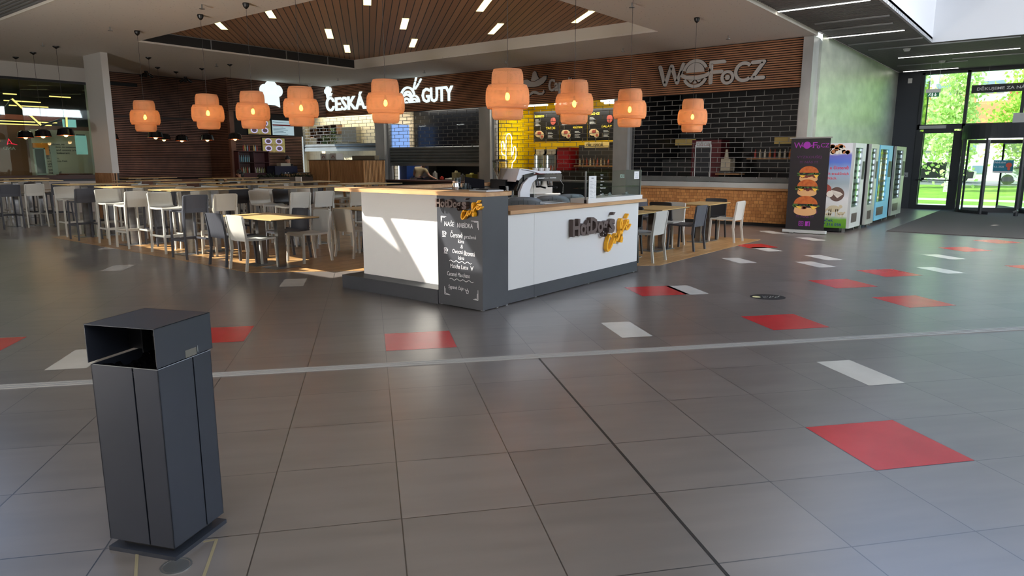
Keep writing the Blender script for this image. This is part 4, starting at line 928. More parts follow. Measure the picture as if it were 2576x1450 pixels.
b = MB(); hat(b, 0, 0, .78); b.disc(.62, -.22, .075, 0, .05); b.disc(.82, -.22, .075, 0, .05); b.xf(fmy(14.58, 22.465, 3.78)).build('hat', sign_lit, t)

# ------------------------------------------------------------ food stalls
grille_m = mat('grille_steel', (132, 132, 130), .4, .6)
shut_m = noisy('shutter_lamella', (118, 122, 122), (104, 108, 108), (1, 1, 1), 3, .4, .6)
def grille(name, label, y0, y1, z0, z1, X=17.1, px_=.43, pz=.121, solid=None, th=.012, zt=3.22):
    r = thing(name, label, 'shutter', (X, (y0 + y1) / 2, z0))
    b = MB(); z = z0; k = 0
    while z < z1 + .01:
        b.box(X - th / 2, X + th / 2, y0, y1, z - th / 2, z + th / 2)
        if z + pz < z1 + .02:
            y = y0 + (px_ / 2 if k % 2 else 0)
            while y < y1: b.box(X - th / 2, X + th / 2, y - th / 2, y + th / 2, z, z + pz); y += px_
        z += pz; k += 1
    g = b.build('link_grid', grille_m, r)
    if solid:
        a, c_ = solid; b = MB(); z = a
        while z < c_ - .02:
            pr = [(0, 0), (.02, .02), (.025, .05), (.02, .08), (0, .095)]
            for (d0, e0), (d1, e1) in zip(pr, pr[1:]): b.add([(X - d0, y0, z + e0), (X - d0, y1, z + e0), (X - d1, y1, z + e1), (X - d1, y0, z + e1)], [(0, 1, 2, 3)])
            z += .1
        b.box(X, X + .02, y0, y1, a, c_); b.build('lamellae', shut_m, r)
        b = MB(); b.box(X - .03, X + .02, y0, y1, a - .05, a + .04); b.build('bottom_bar', steel_d, r)
    for yy in (y0, y1): MB().box(X - .06, X + .06, yy - .04, yy + .04, 0.9, zt).build('guide_rail', steel_d, r)
    return r
def room(i, y0, y1, X1_, back, side, side2=None, fl_=None):
    w = MB(); w.box(X1_, X1_ + .1, y0, y1, 0, 3.8); w.mi = 1; w.box(17.3, X1_, y1, y1 + .1, 0, 3.8); w.mi = 2; w.box(17.3, X1_, y0 - .1, y0, 0, 3.8); w.mi = 3; w.box(17.07, X1_, y0, y1, 3.6, 3.8)
    w.mi = 4; w.box(17.0, X1_, y0, y1, -.02, .0)
    w.build('wall_stall_%d' % i, [back, side, side2 or side, fl_ or mat('stall_ceiling', (120, 120, 118), .8), mat('stall_floor', (90, 88, 86), .5)], kind='structure')
def brickm(name, c1, mortar, w_, h_, rot):
    m = mat(name, c1, .25); tc = N(m, 'ShaderNodeTexCoord'); mp = N(m, 'ShaderNodeMapping'); mp.inputs['Rotation'].default_value = rot
    br = N(m, 'ShaderNodeTexBrick'); br.inputs['Scale'].default_value = 1; br.inputs['Brick Width'].default_value = w_; br.inputs['Row Height'].default_value = h_; br.inputs['Mortar Size'].default_value = .006
    br.inputs['Color1'].default_value = lin(c1); br.inputs['Color2'].default_value = lin(tuple(int(x * .93) for x in c1)); br.inputs['Mortar'].default_value = lin(mortar)
    Lk(m, tc.outputs['Object'], mp.inputs[0]); Lk(m, mp.outputs[0], br.inputs[0]); Lk(m, br.outputs['Color'], bs(m).inputs['Base Color']); return m
yel = mat('yellow_wall', (246, 205, 0), .5)
# stall 4 (right): black, closed grille over a wood block counter
room(1, 5.0, 9.42, 20.2, blackwall, blackwall)
t = thing('stall_counter', 'long counter faced with end-grain wood blocks under the closed grille', 'counter', (17.2, 7.2, 0))
def blocks():
    m = mat('end_grain_blocks', (206, 142, 80), .6); tc = N(m, 'ShaderNodeTexCoord'); mp = N(m, 'ShaderNodeMapping'); mp.inputs['Rotation'].default_value = (0, R(90), 0)
    sp_ = N(m, 'ShaderNodeSeparateXYZ'); Lk(m, tc.outputs['Object'], sp_.inputs[0]); cb = N(m, 'ShaderNodeCombineXYZ'); Lk(m, sp_.outputs['Y'], cb.inputs[0]); Lk(m, sp_.outputs['Z'], cb.inputs[1])
    br = N(m, 'ShaderNodeTexBrick'); br.inputs['Scale'].default_value = 1; br.inputs['Brick Width'].default_value = .11; br.inputs['Row Height'].default_value = .075; br.inputs['Mortar Size'].default_value = .003; br.inputs['Bias'].default_value = 0
    br.inputs['Color1'].default_value = lin((214, 152, 88)); br.inputs['Color2'].default_value = lin((176, 116, 62)); br.inputs['Mortar'].default_value = lin((110, 70, 38)); br.offset_frequency = 2; br.squash = .6; br.squash_frequency = 3
    nz = N(m, 'ShaderNodeTexNoise'); nz.inputs['Scale'].default_value = 3; nz.inputs['Detail'].default_value = 1; ad = N(m, 'ShaderNodeMix', data_type='VECTOR'); ad.inputs['Factor'].default_value = .05
    Lk(m, cb.outputs[0], nz.inputs[0]); Lk(m, cb.outputs[0], ad.inputs[4]); Lk(m, nz.outputs['Color'], ad.inputs[5]); Lk(m, ad.outputs[1], br.inputs[0]); Lk(m, br.outputs['Color'], bs(m).inputs['Base Color'])
    bp = N(m, 'ShaderNodeBump'); bp.inputs['Strength'].default_value = .6; bp.inputs['Distance'].default_value = .02; Lk(m, br.outputs['Fac'], bp.inputs['Height']); bp.invert = True; Lk(m, bp.outputs[0], bs(m).inputs['Normal']); return m
MB().box(16.92, 17.5, 4.9, 9.42, .08, .86).build('block_front', blocks(), t)
MB().box(16.88, 17.5, 4.9, 9.42, .86, .905).build('wooden_ledge', wood_oak_y, t)
MB().box(16.97, 17.5, 4.9, 9.42, 0, .08).build('kickboard', black_m, t)
t = grille('roller_grille', 'closed steel brick-pattern grille in front of the dark right-hand stall', 5.02, 9.40, 1.16, 3.2)
b = MB(); b.box(17.06, 17.12, 5.0, 9.42, 1.04, 1.16); b.build('bottom_lamella', shut_m, t)
b = MB(); b.box(17.03, 17.12, 5.0, 9.42, .905, 1.03); b.build('bottom_bar', noisy('bar_alu', (196, 202, 202), (186, 192, 192), (1, 1, 1), 3, .35, .3), t)
pbs = MB()
for k in range(12): MB().lathe([(0, 0), (.014, 0), (.014, .012), (.007, .02), (0, .02)], 8, (17.055, 5.2 + k * .36, 1.145)).build('link_hook', chrome, t)
# stall 3: yellow walls
room(2, 9.86, 14.28, 19.3, yel, brickm('yellow_tiles', (244, 206, 10), (120, 90, 20), .42, .13, (R(90), 0, 0)), yel, mat('stall_ceiling_light', (190, 190, 185), .8))
grille('roller_grille', 'closed steel brick-pattern grille across the yellow-walled stall', 9.90, 14.26, 1.0, 3.2)
t = thing('stall_counter', 'grey counter front with dark glass below the yellow stall grille', 'counter', (17.2, 12, 0))
MB().box(16.95, 17.6, 9.86, 14.28, .0, .95).build('front', mat('counter_dark_glass', (40, 42, 44), .15), t); MB().box(16.92, 17.6, 9.86, 14.28, .95, 1.0).build('worktop', steel_d, t)
t = thing('neon_cactus', 'white neon cactus outline on the yellow tiled side wall', 'neon sign', (17.8, 14.2, 1.2))
neon = emis('neon_white', (255, 244, 240), 3.0)
def neon_path(pts, p):
    b = MB(); b.tube([(17.78 + (x - 18.85) * .86, 14.22, z) for x, z in pts], .016, 7); b.build('neon_tube', neon, p)
def loop(cx, w_, z0, z1, z2=None):
    z2 = z0 if z2 is None else z2
    return [(cx - w_, z0)] + [(cx - w_ * math.cos(R(a)), z1 + w_ * math.sin(R(a))) for a in range(0, 181, 20)] + [(cx + w_, z2)]
neon_path(loop(18.85, .17, 1.15, 2.25, 1.15)[:-1] + [(19.02, 1.7)], t)
neon_path([(18.68, 1.72), (18.5, 1.75), (18.42, 1.82), (18.40, 2.1), (18.44, 2.16), (18.52, 2.16), (18.56, 2.1), (18.57, 1.92)], t)
neon_path([(19.0, 1.15), (19.05, 1.5), (19.22, 1.6), (19.28, 1.72), (19.28, 1.95), (19.22, 2.02), (19.13, 1.98), (19.10, 1.78), (19.06, 1.74)], t)
stall_led = []
for x, y0, y1 in [(18.0, 12.9, 13.9), (18.0, 11.8, 12.6), (17.9, 10.1, 10.9), (18.6, 10.3, 11.2)]:
    b = MB(); b.box(x, x + .08, y0, y1, 3.25, 3.30); o = tag(b.build('tube_light', tube_m), '', 'ceiling light', 'tube lights in the yellow stall'); stall_led.append(o)
left_to_right(stall_led, 'white tube light under the yellow stall ceiling', 'tube lights')
light('stall_yellow_light', 'AREA', (18.3, 12.0, 3.2), 75, (1, .96, .88), shape='RECTANGLE', size=.6, size_y=3.6)
board = mat('menu_black', (20, 19, 17), .4); by_ = mat('menu_yellow', (240, 214, 60), .6)
mbs = []
MMB = lambda y, z: fmx(18.47, y, z)
for i, (y, heads) in enumerate([(13.75, ('BURRITO', 'TACOS')), (12.72, ('QUESADILLA', 'MEXICKÝ BOWL')), (11.69, ('NACHOS', 'SALÁT'))]):
    r = thing('menu_board', '', 'menu board', (18.5, y - .5, 2.2), 'tilted black menu boards in the yellow stall')
    MB().box(18.48, 18.52, y - 1.0, y, 2.17, 3.12).build('panel', board, r)
    b = MB(); b.merge(text(heads[0], h=.075, w=.36, d=.003, off=.01, x=.06, y=2.93)); b.merge(text(heads[1], h=.075, w=.36, d=.003, off=.01, x=.5, y=2.55)); b.xf(MMB(y, 0)).build('headings', by_, r)
    b = MB()
    for k in range(7): b.stroke([(.08, 2.86 - .035 * k), (.20 + .04 * (k % 3), 2.86 - .035 * k)], .012, 0, .003)
    for k in range(6): b.stroke([(.58, 2.46 - .035 * k), (.72 + .05 * (k % 2), 2.46 - .035 * k)], .012, 0, .003)
    b.xf(MMB(y, 0)).build('price_lines', mat('menu_print', (200, 200, 190), .7), r)
    b = MB(); b.disc(.22, 2.42, .15, 0, .01, 18, .11); b.disc(.34, 2.36, .09, .01, .02, 14, .12); b.xf(MMB(y, 0)).build('food_photo', mat('tortilla', (206, 178, 130), .7), r)
    b = MB(); b.disc(.25, 2.44, .08, .011, .022, 14, .05); b.disc(.36, 2.33, .04, .021, .03, 12); b.disc(.78, 2.80, .10, 0, .01, 16, .12); b.xf(MMB(y, 0)).build('food_photo', mat('salsa', (150, 62, 44), .7), r)
    mbs.append(r)
left_to_right(mbs, 'black menu board with yellow headings in the yellow stall', 'menu boards', 2.5)
t = thing('special_board', 'cream and yellow CHILLI SPECIAL board hanging below the black menus', 'sign', (18.48, 11.2, 1.95))
MB().box(18.47, 18.49, 10.62, 11.78, 1.96, 2.12).build('panel', mat('cream_board', (236, 208, 128), .6), t)
text('CHILLI SPECIAL', h=.09, w=.62, d=.003, off=.012).xf(fmx(18.469, 11.72, 1.99)).build('lettering', black_m, t)
MB().box(18.462, 18.47, 10.7, 10.9, 1.95, 2.11).build('picture', board, t)
frs = []
def fridge(X, Y0_, Y1_, Z0_, Z1_, body, label, shelves=4, emis_=True, sidecol=None):
    r = thing('drinks_fridge', label, 'fridge', (X + .3, (Y0_ + Y1_) / 2, Z0_))
    b = MB(); b.box(X + .05, X + .6, Y0_, Y1_, Z0_, Z0_ + .2); b.box(X + .05, X + .6, Y0_, Y1_, Z1_ - .15, Z1_); b.box(X + .05, X + .6, Y0_, Y0_ + .04, Z0_, Z1_); b.box(X + .05, X + .6, Y1_ - .04, Y1_, Z0_, Z1_); b.box(X + .56, X + .6, Y0_, Y1_, Z0_, Z1_)
    b.build('body', body, r)
    b = MB(); b.box(X, X + .05, Y0_, Y0_ + .05, Z0_ + .2, Z1_ - .15); b.box(X, X + .05, Y1_ - .05, Y1_, Z0_ + .2, Z1_ - .15); b.box(X, X + .05, Y0_, Y1_, Z1_ - .2, Z1_ - .15); b.box(X, X + .05, Y0_, Y1_, Z0_ + .2, Z0_ + .25)
    d_ = b.build('door', steel_d, r); MB().box(X + .02, X + .03, Y0_ + .05, Y1_ - .05, Z0_ + .25, Z1_ - .2).build('pane', glass_m, d_)
    if emis_: MB().box(X + .06, X + .08, Y1_ - .07, Y1_ - .045, Z0_ + .25, Z1_ - .2).build('light_strip', emis('fridge_led', (240, 248, 255), 2.5), r)
    return r
def bottles(X, ys, z, h, cols, what, plural, grp, rad=.03):
    L_ = []
    for i, y in enumerate(ys):
        c_ = cols[i % len(cols)]; m_ = mat('bottle_%d_%d_%d' % c_, c_, .2)
        r = thing('bottle', '', 'bottle', (X, y, z), grp)
        MB().lathe([(0, 0), (rad, 0), (rad, h * .6), (rad * .4, h * .78), (rad * .4, h * .93), (0, h * .93)], 10, (X, y, z)).build('body', m_, r)
        MB().lathe([(0, 0), (rad * .45, 0), (rad * .45, h * .07), (0, h * .07)], 8, (X, y, z + h * .93)).build('cap', mat('cap_dark', (60, 30, 30), .4), r); L_.append(r)
    left_to_right(L_, what, plural, h / 2); return L_
MB().box(18.5, 19.28, 11.3, 14.2, 0, 1.02).build('trim_21', steel_d, kind='structure')
fridge(18.6, 13.40, 13.82, 1.02, 1.93, white_pl, 'lit drinks fridge with white frame against the yellow wall, left of its twin')
fridge(18.6, 12.95, 13.38, 1.02, 1.93, white_pl, 'lit drinks fridge with white frame, right of its twin and beside the red cooler')
bottles(18.8, [13.46 + .065 * k for k in range(5)], 1.24, .24, [(70, 120, 60), (60, 100, 50)], 'green bottle in the left lit fridge', 'green bottles', 'green bottles in the fridge')
bottles(18.8, [13.01 + .065 * k for k in range(5)], 1.24, .2, [(220, 90, 60), (230, 200, 190)], 'red and white bottle in the right lit fridge', 'red bottles', 'red bottles in the fridge')
t = thing('red_cooler', 'dark red drinks cooler standing right of the lit fridges', 'fridge', (18.9, 12.7, 1.02))
MB().box(18.6, 19.2, 12.46, 12.90, 1.02, 1.98).build('body', mat('cooler_red', (140, 20, 32), .3), t)
text('Coca-Cola', w=.34, h=.10, d=.004, shear=.3).xf(fmx(18.595, 12.86, 1.45)).build('lettering', mat('cooler_print', (190, 90, 95), .5), t)
MB().box(18.95, 19.28, 9.95, 12.3, 0, 2.05).build('trim_22', mat('kitchen_grey', (70, 70, 68), .6), kind='structure')
bottles(18.85, [11.15 + .13 * k for k in range(9)], 1.42, .24, [(150, 60, 40), (120, 90, 60), (200, 190, 160)], 'sauce bottle on the dark shelf of the yellow stall', 'sauce bottles', 'sauce bottles in the yellow stall')
tag(MB().box(18.75, 18.95, 11.0, 12.35, 1.38, 1.42).build('wall_shelf', wood_oak_y), 'narrow wooden shelf carrying sauce bottles in the yellow stall', 'shelf')
t = thing('counter_poster', 'dark promotional poster behind the lower part of the yellow stall grille', 'poster', (17.5, 11.5, 1.0))
MB().box(17.5, 17.52, 10.3, 13.1, 1.0, 1.28).build('panel', mat('poster_brown', (52, 44, 34), .5), t)
b = text('CAPO', h=.08, w=.3, d=.003, x=.9, y=1.16); b.merge(text('BURRITO', h=.09, w=.5, d=.003, x=.85, y=1.04)); b.xf(fmx(17.499, 13.4, 0)).build('lettering', mat('poster_print', (214, 216, 170), .6), t)
MB().box(17.49, 17.5, 12.6, 13.05, 1.0, 1.28).build('red_field', mat('cooler_red', (140, 20, 32), .3), t)
# stall 2: dark shutter half open, kitchen behind
room(3, 14.73, 19.2, 20.6, mat('kitchen_back', (60, 56, 52), .6), brickm('cream_side_tiles', (214, 200, 170), (60, 54, 44), .40, .125, (R(90), 0, 0)), mat('kitchen_side', (150, 146, 132), .6))
grille('roller_grille', 'half-lowered shutter with brick-pattern top and grey lamellae over the dark kitchen', 14.77, 19.16, 1.98, 3.2, solid=(1.44, 1.98))
light('stall_kitchen_light', 'AREA', (18.0, 17.4, 3.4), 75, (1, .93, .82), shape='RECTANGLE', size=.8, size_y=3)
t = thing('stall_counter', 'dark counter with a red-brown top in front of the kitchen worker', 'counter', (17.2, 17, 0))
MB().box(16.95, 17.5, 14.73, 19.2, 0, .85).build('front', mat('counter_black', (26, 24, 24), .4), t); MB().box(16.9, 17.5, 14.73, 19.2, .85, .9).build('worktop', mat('counter_redbrown', (84, 52, 44), .4), t)
w = MB(); w.box(18.3, 18.34, 14.8, 19.12, 2.0, 3.6); tag(w.build('menu_screen', mat('screen_black', (10, 12, 16), .2)), 'large black switched-off menu screens behind the shutter grille', 'screen')
b = text('MagicINFO', h=.06, w=.34, d=.002); b.merge(text('MagicINFO', h=.06, w=.34, d=.002, x=1.88))
tag(b.xf(fmx(18.298, 18.84, 2.77)).build('screen_lettering', mat('screen_print', (150, 160, 165), .6, emit=(150, 160, 165), es=.3)), 'small pale lettering on the black menu screens behind the grille', 'lettering')
tag(MB().box(17.24, 18.05, 19.12, 19.16, 1.9, 2.85).build('blue_screen', emis('screen_blue', (132, 172, 238), .95)), 'bright blue blank screen glowing behind the shutter grille', 'screen')
t = thing('blue_fridge', 'blue drinks fridge behind the kitchen worker', 'fridge', (17.7, 18.95, 0))
MB().box(17.5, 18.3, 18.72, 19.15, 0, 1.52).build('body', mat('fridge_blue', (34, 62, 124), .4), t); text('pepsi', h=.09, w=.3, d=.003).xf(fmx(17.498, 19.10, 1.36)).build('lettering', chalk, t)
MB().box(17.48, 17.5, 19.12, 19.15, .2, 1.5).build('light_strip', emis('fridge_led', (240, 248, 255), 2.5), t)
MB().box(18.0, 18.7, 14.8, 18.6, 0, .9).build('trim_23', mat('counter_black', (26, 24, 24), .4), kind='structure')
t = thing('coffee_machine', 'rounded chrome coffee machine beside the kitchen worker', 'coffee machine', (18.2, 18.3, .9))
b = MB(); b.poly([(0, 0), (0, .38), (.08, .5), (.2, .55), (.36, .55), (.44, .48), (.46, .0)], 0, .4); b.xf(Matrix(((0, 0, 1, 18.05), (-1, 0, 0, 18.6), (0, 1, 0, .9), (0, 0, 0, 1)))).build('body', steel, t)
MB().box(18.03, 18.05, 18.22, 18.48, 1.0, 1.3).build('front_panel', mat('machine_panel', (120, 118, 112), .4), t)
kit = []
for i, (y, w_, h_, c_) in enumerate([(17.95, .12, .3, (170, 168, 160)), (17.6, .1, .12, (190, 60, 50)), (17.25, .3, .06, (210, 205, 195)), (16.95, .22, .32, (160, 150, 110)), (16.6, .12, .22, (120, 120, 118)), (16.25, .3, .25, (150, 140, 60)), (15.75, .2, .34, (130, 110, 90)), (15.3, .14, .26, (90, 88, 86))]):
    b = MB(); b.box(18.1, 18.1 + w_, y - w_ / 2, y + w_ / 2, .9, .9 + h_ * .8); b.lathe([(w_ * .3, 0), (w_ * .2, h_ * .2)], 10, (18.1 + w_ / 2, y, .9 + h_ * .8)); b.lathe([(0, 0), (w_ * .2, 0)], 10, (18.1 + w_ / 2, y, .9 + h_))
    kit.append(tag(b.build('kitchen_container', mat('kit_%d' % i, c_, .4)), '', 'container', 'containers on the kitchen counter'))
left_to_right(kit, 'small container on the back counter of the kitchen stall', 'containers')
MB().box(18.8, 20.5, 14.8, 16.0, 1.3, 1.34).build('trim_24', steel_d, kind='structure')
# stall 1: cream tiles
ctile = brickm('cream_tiles', (224, 210, 172), (60, 54, 44), .40, .125, (R(90), R(90), 0))
def tile_x(name, c1, mortar, w_, h_):
    m = mat(name, c1, .3); tc = N(m, 'ShaderNodeTexCoord'); sp_ = N(m, 'ShaderNodeSeparateXYZ'); Lk(m, tc.outputs['Object'], sp_.inputs[0]); cb = N(m, 'ShaderNodeCombineXYZ'); Lk(m, sp_.outputs['Y'], cb.inputs[0]); Lk(m, sp_.outputs['Z'], cb.inputs[1])
    br = N(m, 'ShaderNodeTexBrick'); br.inputs['Scale'].default_value = 1; br.inputs['Brick Width'].default_value = w_; br.inputs['Row Height'].default_value = h_; br.inputs['Mortar Size'].default_value = .006
    br.inputs['Color1'].default_value = lin(c1); br.inputs['Color2'].default_value = lin(tuple(int(x * .95) for x in c1)); br.inputs['Mortar'].default_value = lin(mortar); Lk(m, cb.outputs[0], br.inputs[0]); Lk(m, br.outputs['Color'], bs(m).inputs['Base Color']); return m
MB().box(18.4, 20.5, 19.1, 19.19, 0, 2.3).build('trim_25', mat('kitchen_dark', (30, 28, 27), .5), kind='structure')
room(4, 19.68, 25.4, 18.15, tile_x('cream_wall_tiles', (226, 214, 178), (190, 178, 146), .3, .2), cream_m)
grille('roller_grille', 'raised grille in front of the cream-tiled stall with hanging plants', 19.72, 24.25, 2.2, 3.2, px_=.43, solid=(1.98, 2.2))
light('stall_cream_light', 'AREA', (17.85, 22.2, 3.45), 55, (1, .94, .80), shape='RECTANGLE', size=.3, size_y=4.6)
t = thing('stall_counter', 'dark counter below the cream-tiled stall', 'counter', (17.2, 22, 0)); MB().box(16.98, 17.5, 19.68, 24.0, 0, .95).build('front', mat('counter_black', (26, 24, 24), .4), t); MB().box(16.95, 17.5, 19.68, 24.0, .95, .99).build('worktop', steel_d, t)
crates = []
for i, (y, z, w_, h_) in enumerate([(24.7, 2.5, .35, .4), (24.2, 2.6, .45, .35), (23.75, 2.62, .35, .35), (23.3, 2.6, .4, .4), (24.2, 2.24, .5, .3)]):
    b = MB()
    for (a, c_, d_, e_) in ((-w_ / 2, -w_ / 2 + .03, 0, h_), (w_ / 2 - .03, w_ / 2, 0, h_), (-w_ / 2, w_ / 2, 0, .03), (-w_ / 2, w_ / 2, h_ - .03, h_)): b.box(17.85, 18.1, y + a, y + c_, z + d_, z + e_)
    b.box(18.1, 18.14, y - w_ / 2, y + w_ / 2, z, z + h_); crates.append(tag(b.build('wooden_crate', mat('crate_brown', (112, 84, 60), .7)), '', 'crate', 'crate shelves on the cream wall'))
left_to_right(crates, 'small brown crate shelf on the cream tiled wall', 'crates')
leafm = mat('ivy_leaf', (66, 92, 44), .6)
pls = []
for i, (y, z0_, z1_) in enumerate([(23.25, 2.15, 2.85), (23.75, 2.2, 2.55)]):
    rr = random.Random(i); b = MB()
    for k in range(240):
        c_ = Vector((17.8 + rr.uniform(-.1, .1), y + rr.gauss(0, .09), rr.uniform(z0_, z1_))); a = Vector((rr.uniform(-1, 1), rr.uniform(-1, 1), rr.uniform(-1, 1))).normalized() * .035; d_ = a.cross(Vector((rr.uniform(-1, 1), rr.uniform(-1, 1), 1))).normalized() * .02
        b.add([c_ - a, c_ + d_, c_ + a, c_ - d_], [(0, 1, 2, 3)])
    pls.append(tag(b.build('hanging_ivy', leafm), '', 'plant', 'ivy in the cream stall'))
left_to_right(pls, 'trailing green ivy on the cream tiled wall', 'ivy plants')
tag(MB().box(17.9, 18.14, 21.95, 22.85, 2.28, 2.86).build('extractor_hood', mat('hood_grey', (120, 114, 96), .5)), 'grey extractor hood on the cream tiled wall', 'extractor hood')
# slatted service islands in front of the left stalls
def vbox(name, label, x0, x1, y0, y1, z1):
    r = thing(name, label, 'cabinet', ((x0 + x1) / 2, (y0 + y1) / 2, 0))
    MB().box(x0 + .02, x1 - .02, y0 + .02, y1 - .02, 0, z1 - .02).build('body', slat_back_m, r)
    b = MB(); y = y0 + .02
    while y < y1 - .02: b.box(x0, x0 + .02, y, y + .035, 0, z1 - .02); y += .062
    x = x0 + .02
    while x < x1 - .02: b.box(x, x + .035, y0, y0 + .02, 0, z1 - .02); x += .062
    b.build('slat_cladding', vslat_m, r); MB().box(x0 - .01, x1 + .01, y0 - .01, y1 + .01, z1 - .02, z1).build('top', black_m, r)
vbox('slatted_cabinet', 'tall cabinet clad in thin light vertical slats, left one of the joined pair', 15.3, 16.3, 20.35, 21.5, 1.6)
vbox('slatted_cabinet', 'tall cabinet clad in thin light vertical slats, right one of the joined pair', 15.35, 16.3, 18.5, 20.3, 1.6)
vbox('slatted_desk', 'low slatted cash desk in front of the standing cashier', 14.7, 15.25, 21.35, 21.95, 1.15)
vbox('slatted_desk', 'low slatted front to the left of the cash desk', 14.2, 14.66, 21.4, 21.58, 1.12)
bx = []
for y in (21.0, 20.45):
    r = thing('napkin_box', '', 'box', (15.8, y, 1.6), 'white printed boxes on the slatted cabinets'); MB().box(15.6, 15.9, y - .17, y + .17, 1.6, 1.82).build('carton', white_pl, r)
    b = MB(); b.ring(0, 0, .06, .085, 0, .004, 0, 180, 12); b.stroke([(-.1, 0), (.1, 0)], .012, 0, .004); b.xf(fmx(15.598, y, 1.66)).build('emblem', mat('print_red', (120, 50, 44), .6), r); bx.append(r)
left_to_right(bx, 'white carton with a half-round emblem on the slatted cabinet', 'cartons')
tag(MB().box(16.0, 16.2, 18.7, 19.9, 1.6, 1.74).build('cardboard_box', mat('taupe_card', (122, 112, 92), .7)), 'flat taupe carton lying on the right slatted cabinet', 'box')
# menu monitors on the brown wall
def monitor(x0, x1, z0, z1, label, kind):
    r = thing('menu_monitor', label, 'monitor', ((x0 + x1) / 2, 22.55, z0)); MB().box(x0, x1, 22.53, 22.58, z0, z1).build('case', black_m, r)
    w_, h_ = x1 - x0, z1 - z0; M_ = fmy(x0, 22.529, z0)
    base = emis('screen_olive', (150, 140, 86), .75) if kind == 'food' else emis('screen_pale', (168, 192, 200), .85)
    MB().poly([(.02, .02), (w_ - .02, .02), (w_ - .02, h_ - .02), (.02, h_ - .02)], 0, .002).xf(M_).build('screen', base, r)
    if kind == 'food':
        b = MB(); c_ = MB(); d_ = MB()
        for i in (0, 1):
            for j in (0, 1):
                cx, cy = w_ * (.27 + .46 * i), h_ * (.30 + .46 * j); b.disc(cx, cy, w_ * .15, .002, .004, 20, h_ * .19); c_.disc(cx, cy, w_ * .10, .004, .006, 16, h_ * .12); d_.stroke([(w_ * (.06 + .46 * i), h_ * (.07 + .46 * j)), (w_ * (.46 + .46 * i), h_ * (.07 + .46 * j))], .02, .002, .004)
        b.xf(M_).build('plates', emis('screen_lilac', (196, 186, 224), .8), r); c_.xf(M_).build('dishes', emis('screen_food', (104, 82, 96), .5), r); d_.xf(M_).build('captions', emis('screen_red', (110, 30, 34), .5), r)
    else:
        b = MB(); b.stroke([(.05, h_ * .66), (w_ - .05, h_ * .66)], .05, .002, .004); b.xf(M_).build('banner', emis('screen_red', (110, 30, 34), .5), r)
        b = MB()
        for k in range(6): b.stroke([(.06, h_ * (.55 - .09 * k)), (w_ * (.5 + .1 * (k % 3)), h_ * (.55 - .09 * k))], .014, .002, .004)
        b.stroke([(.06, h_ * .85), (w_ * .8, h_ * .82)], .014, .002, .004); b.xf(M_).build('price_lines', emis('screen_ink', (60, 90, 110), .5), r)
monitor(13.62, 14.54, 2.46, 3.0, 'upper left menu monitor with four plates, partly hidden by a rattan lamp', 'food')
monitor(14.57, 15.50, 2.46, 3.02, 'upper right menu monitor with pale blue price list', 'list')
monitor(14.14, 15.08, 1.84, 2.38, 'lower menu monitor showing four plates', 'food')
# shelf unit under the monitors
t = thing('drinks_cabinet', 'dark red cabinet with glass doors and bottles below the menu monitors', 'cabinet', (13.6, 22.4, 0))
b = MB(); b.box(13.0, 14.2, 22.2, 22.5, 0, 1.15); b.box(13.0, 14.2, 22.46, 22.5, 1.15, 1.9); b.box(13.0, 13.04, 22.2, 22.5, 1.15, 1.9); b.box(13.58, 13.62, 22.2, 22.5, 1.15, 1.9); b.box(14.16, 14.2, 22.2, 22.5, 1.15, 1.9); b.box(13.0, 14.2, 22.2, 22.5, 1.87, 1.9); b.box(13.04, 14.16, 22.2, 22.5, 1.50, 1.52)
b.build('carcass', mat('cabinet_wine', (72, 34, 38), .5), t)
MB().box(13.04, 13.58, 22.19, 22.2, 1.15, 1.87).build('door', glass_m, t)
def bot_row(xs, y, z, h, cols, what, plural, grp, rad=.022):
    L_ = []
    for i, x in enumerate(xs):
        c_ = cols[i % len(cols)]; m_ = mat('bottle_%d_%d_%d' % c_, c_, .2); r = thing('bottle', '', 'bottle', (x, y, z), grp)
        MB().lathe([(0, 0), (rad, 0), (rad, h * .6), (rad * .4, h * .78), (rad * .4, h * .93), (0, h * .93)], 10, (x, y, z)).build('body', m_, r)
        MB().lathe([(0, 0), (rad * .45, 0), (rad * .45, h * .07), (0, h * .07)], 8, (x, y, z + h * .93)).build('cap', mat('cap_dark', (60, 30, 30), .4), r); L_.append(r)
    left_to_right(L_, what, plural, h / 2)
bot_row([13.12 + .07 * k for k in range(6)], 22.32, 1.52, .25, [(120, 170, 200), (170, 200, 215)], 'pale blue bottle on the upper shelf of the dark red cabinet', 'blue bottles', 'blue bottles in the cabinet')
bot_row([13.1 + .07 * k for k in range(6)], 22.32, 1.15, .22, [(180, 170, 130), (200, 90, 70), (220, 220, 210)], 'mixed bottle on the lower shelf of the dark red cabinet', 'lower bottles', 'mixed bottles in the cabinet')
bot_row([13.70 + .07 * k for k in range(6)], 22.32, 1.15, .2, [(200, 200, 190), (170, 180, 130)], 'pale bottle on the right side of the dark red cabinet', 'pale bottles', 'pale bottles in the cabinet')
bot_row([13.3, 13.36, 13.45, 13.52, 13.7, 13.76, 13.82], 22.35, 1.9, .22, [(170, 70, 60), (210, 190, 120), (150, 180, 200)], 'bottle standing on top of the dark red cabinet', 'top bottles', 'bottles on top of the cabinet')
t = thing('ice_cream_freezer', 'dark blue freezer box with a white scribble on its front', 'freezer', (14.4, 21.9, 0)); MB().box(14.0, 14.9, 21.6, 22.1, 0, 1.38).build('body', mat('freezer_blue', (22, 30, 58), .4), t)
text('RC', h=.14, w=.2, d=.003, shear=.3).xf(fmy(14.35, 21.598, 1.02)).build('lettering', chalk, t)
tag(MB().box(14.3, 14.7, 21.7, 21.95, 1.38, 1.48).build('paper_tray', mat('tray_pale', (190, 186, 170), .6)), 'pale flat box lying on the dark blue freezer', 'box')
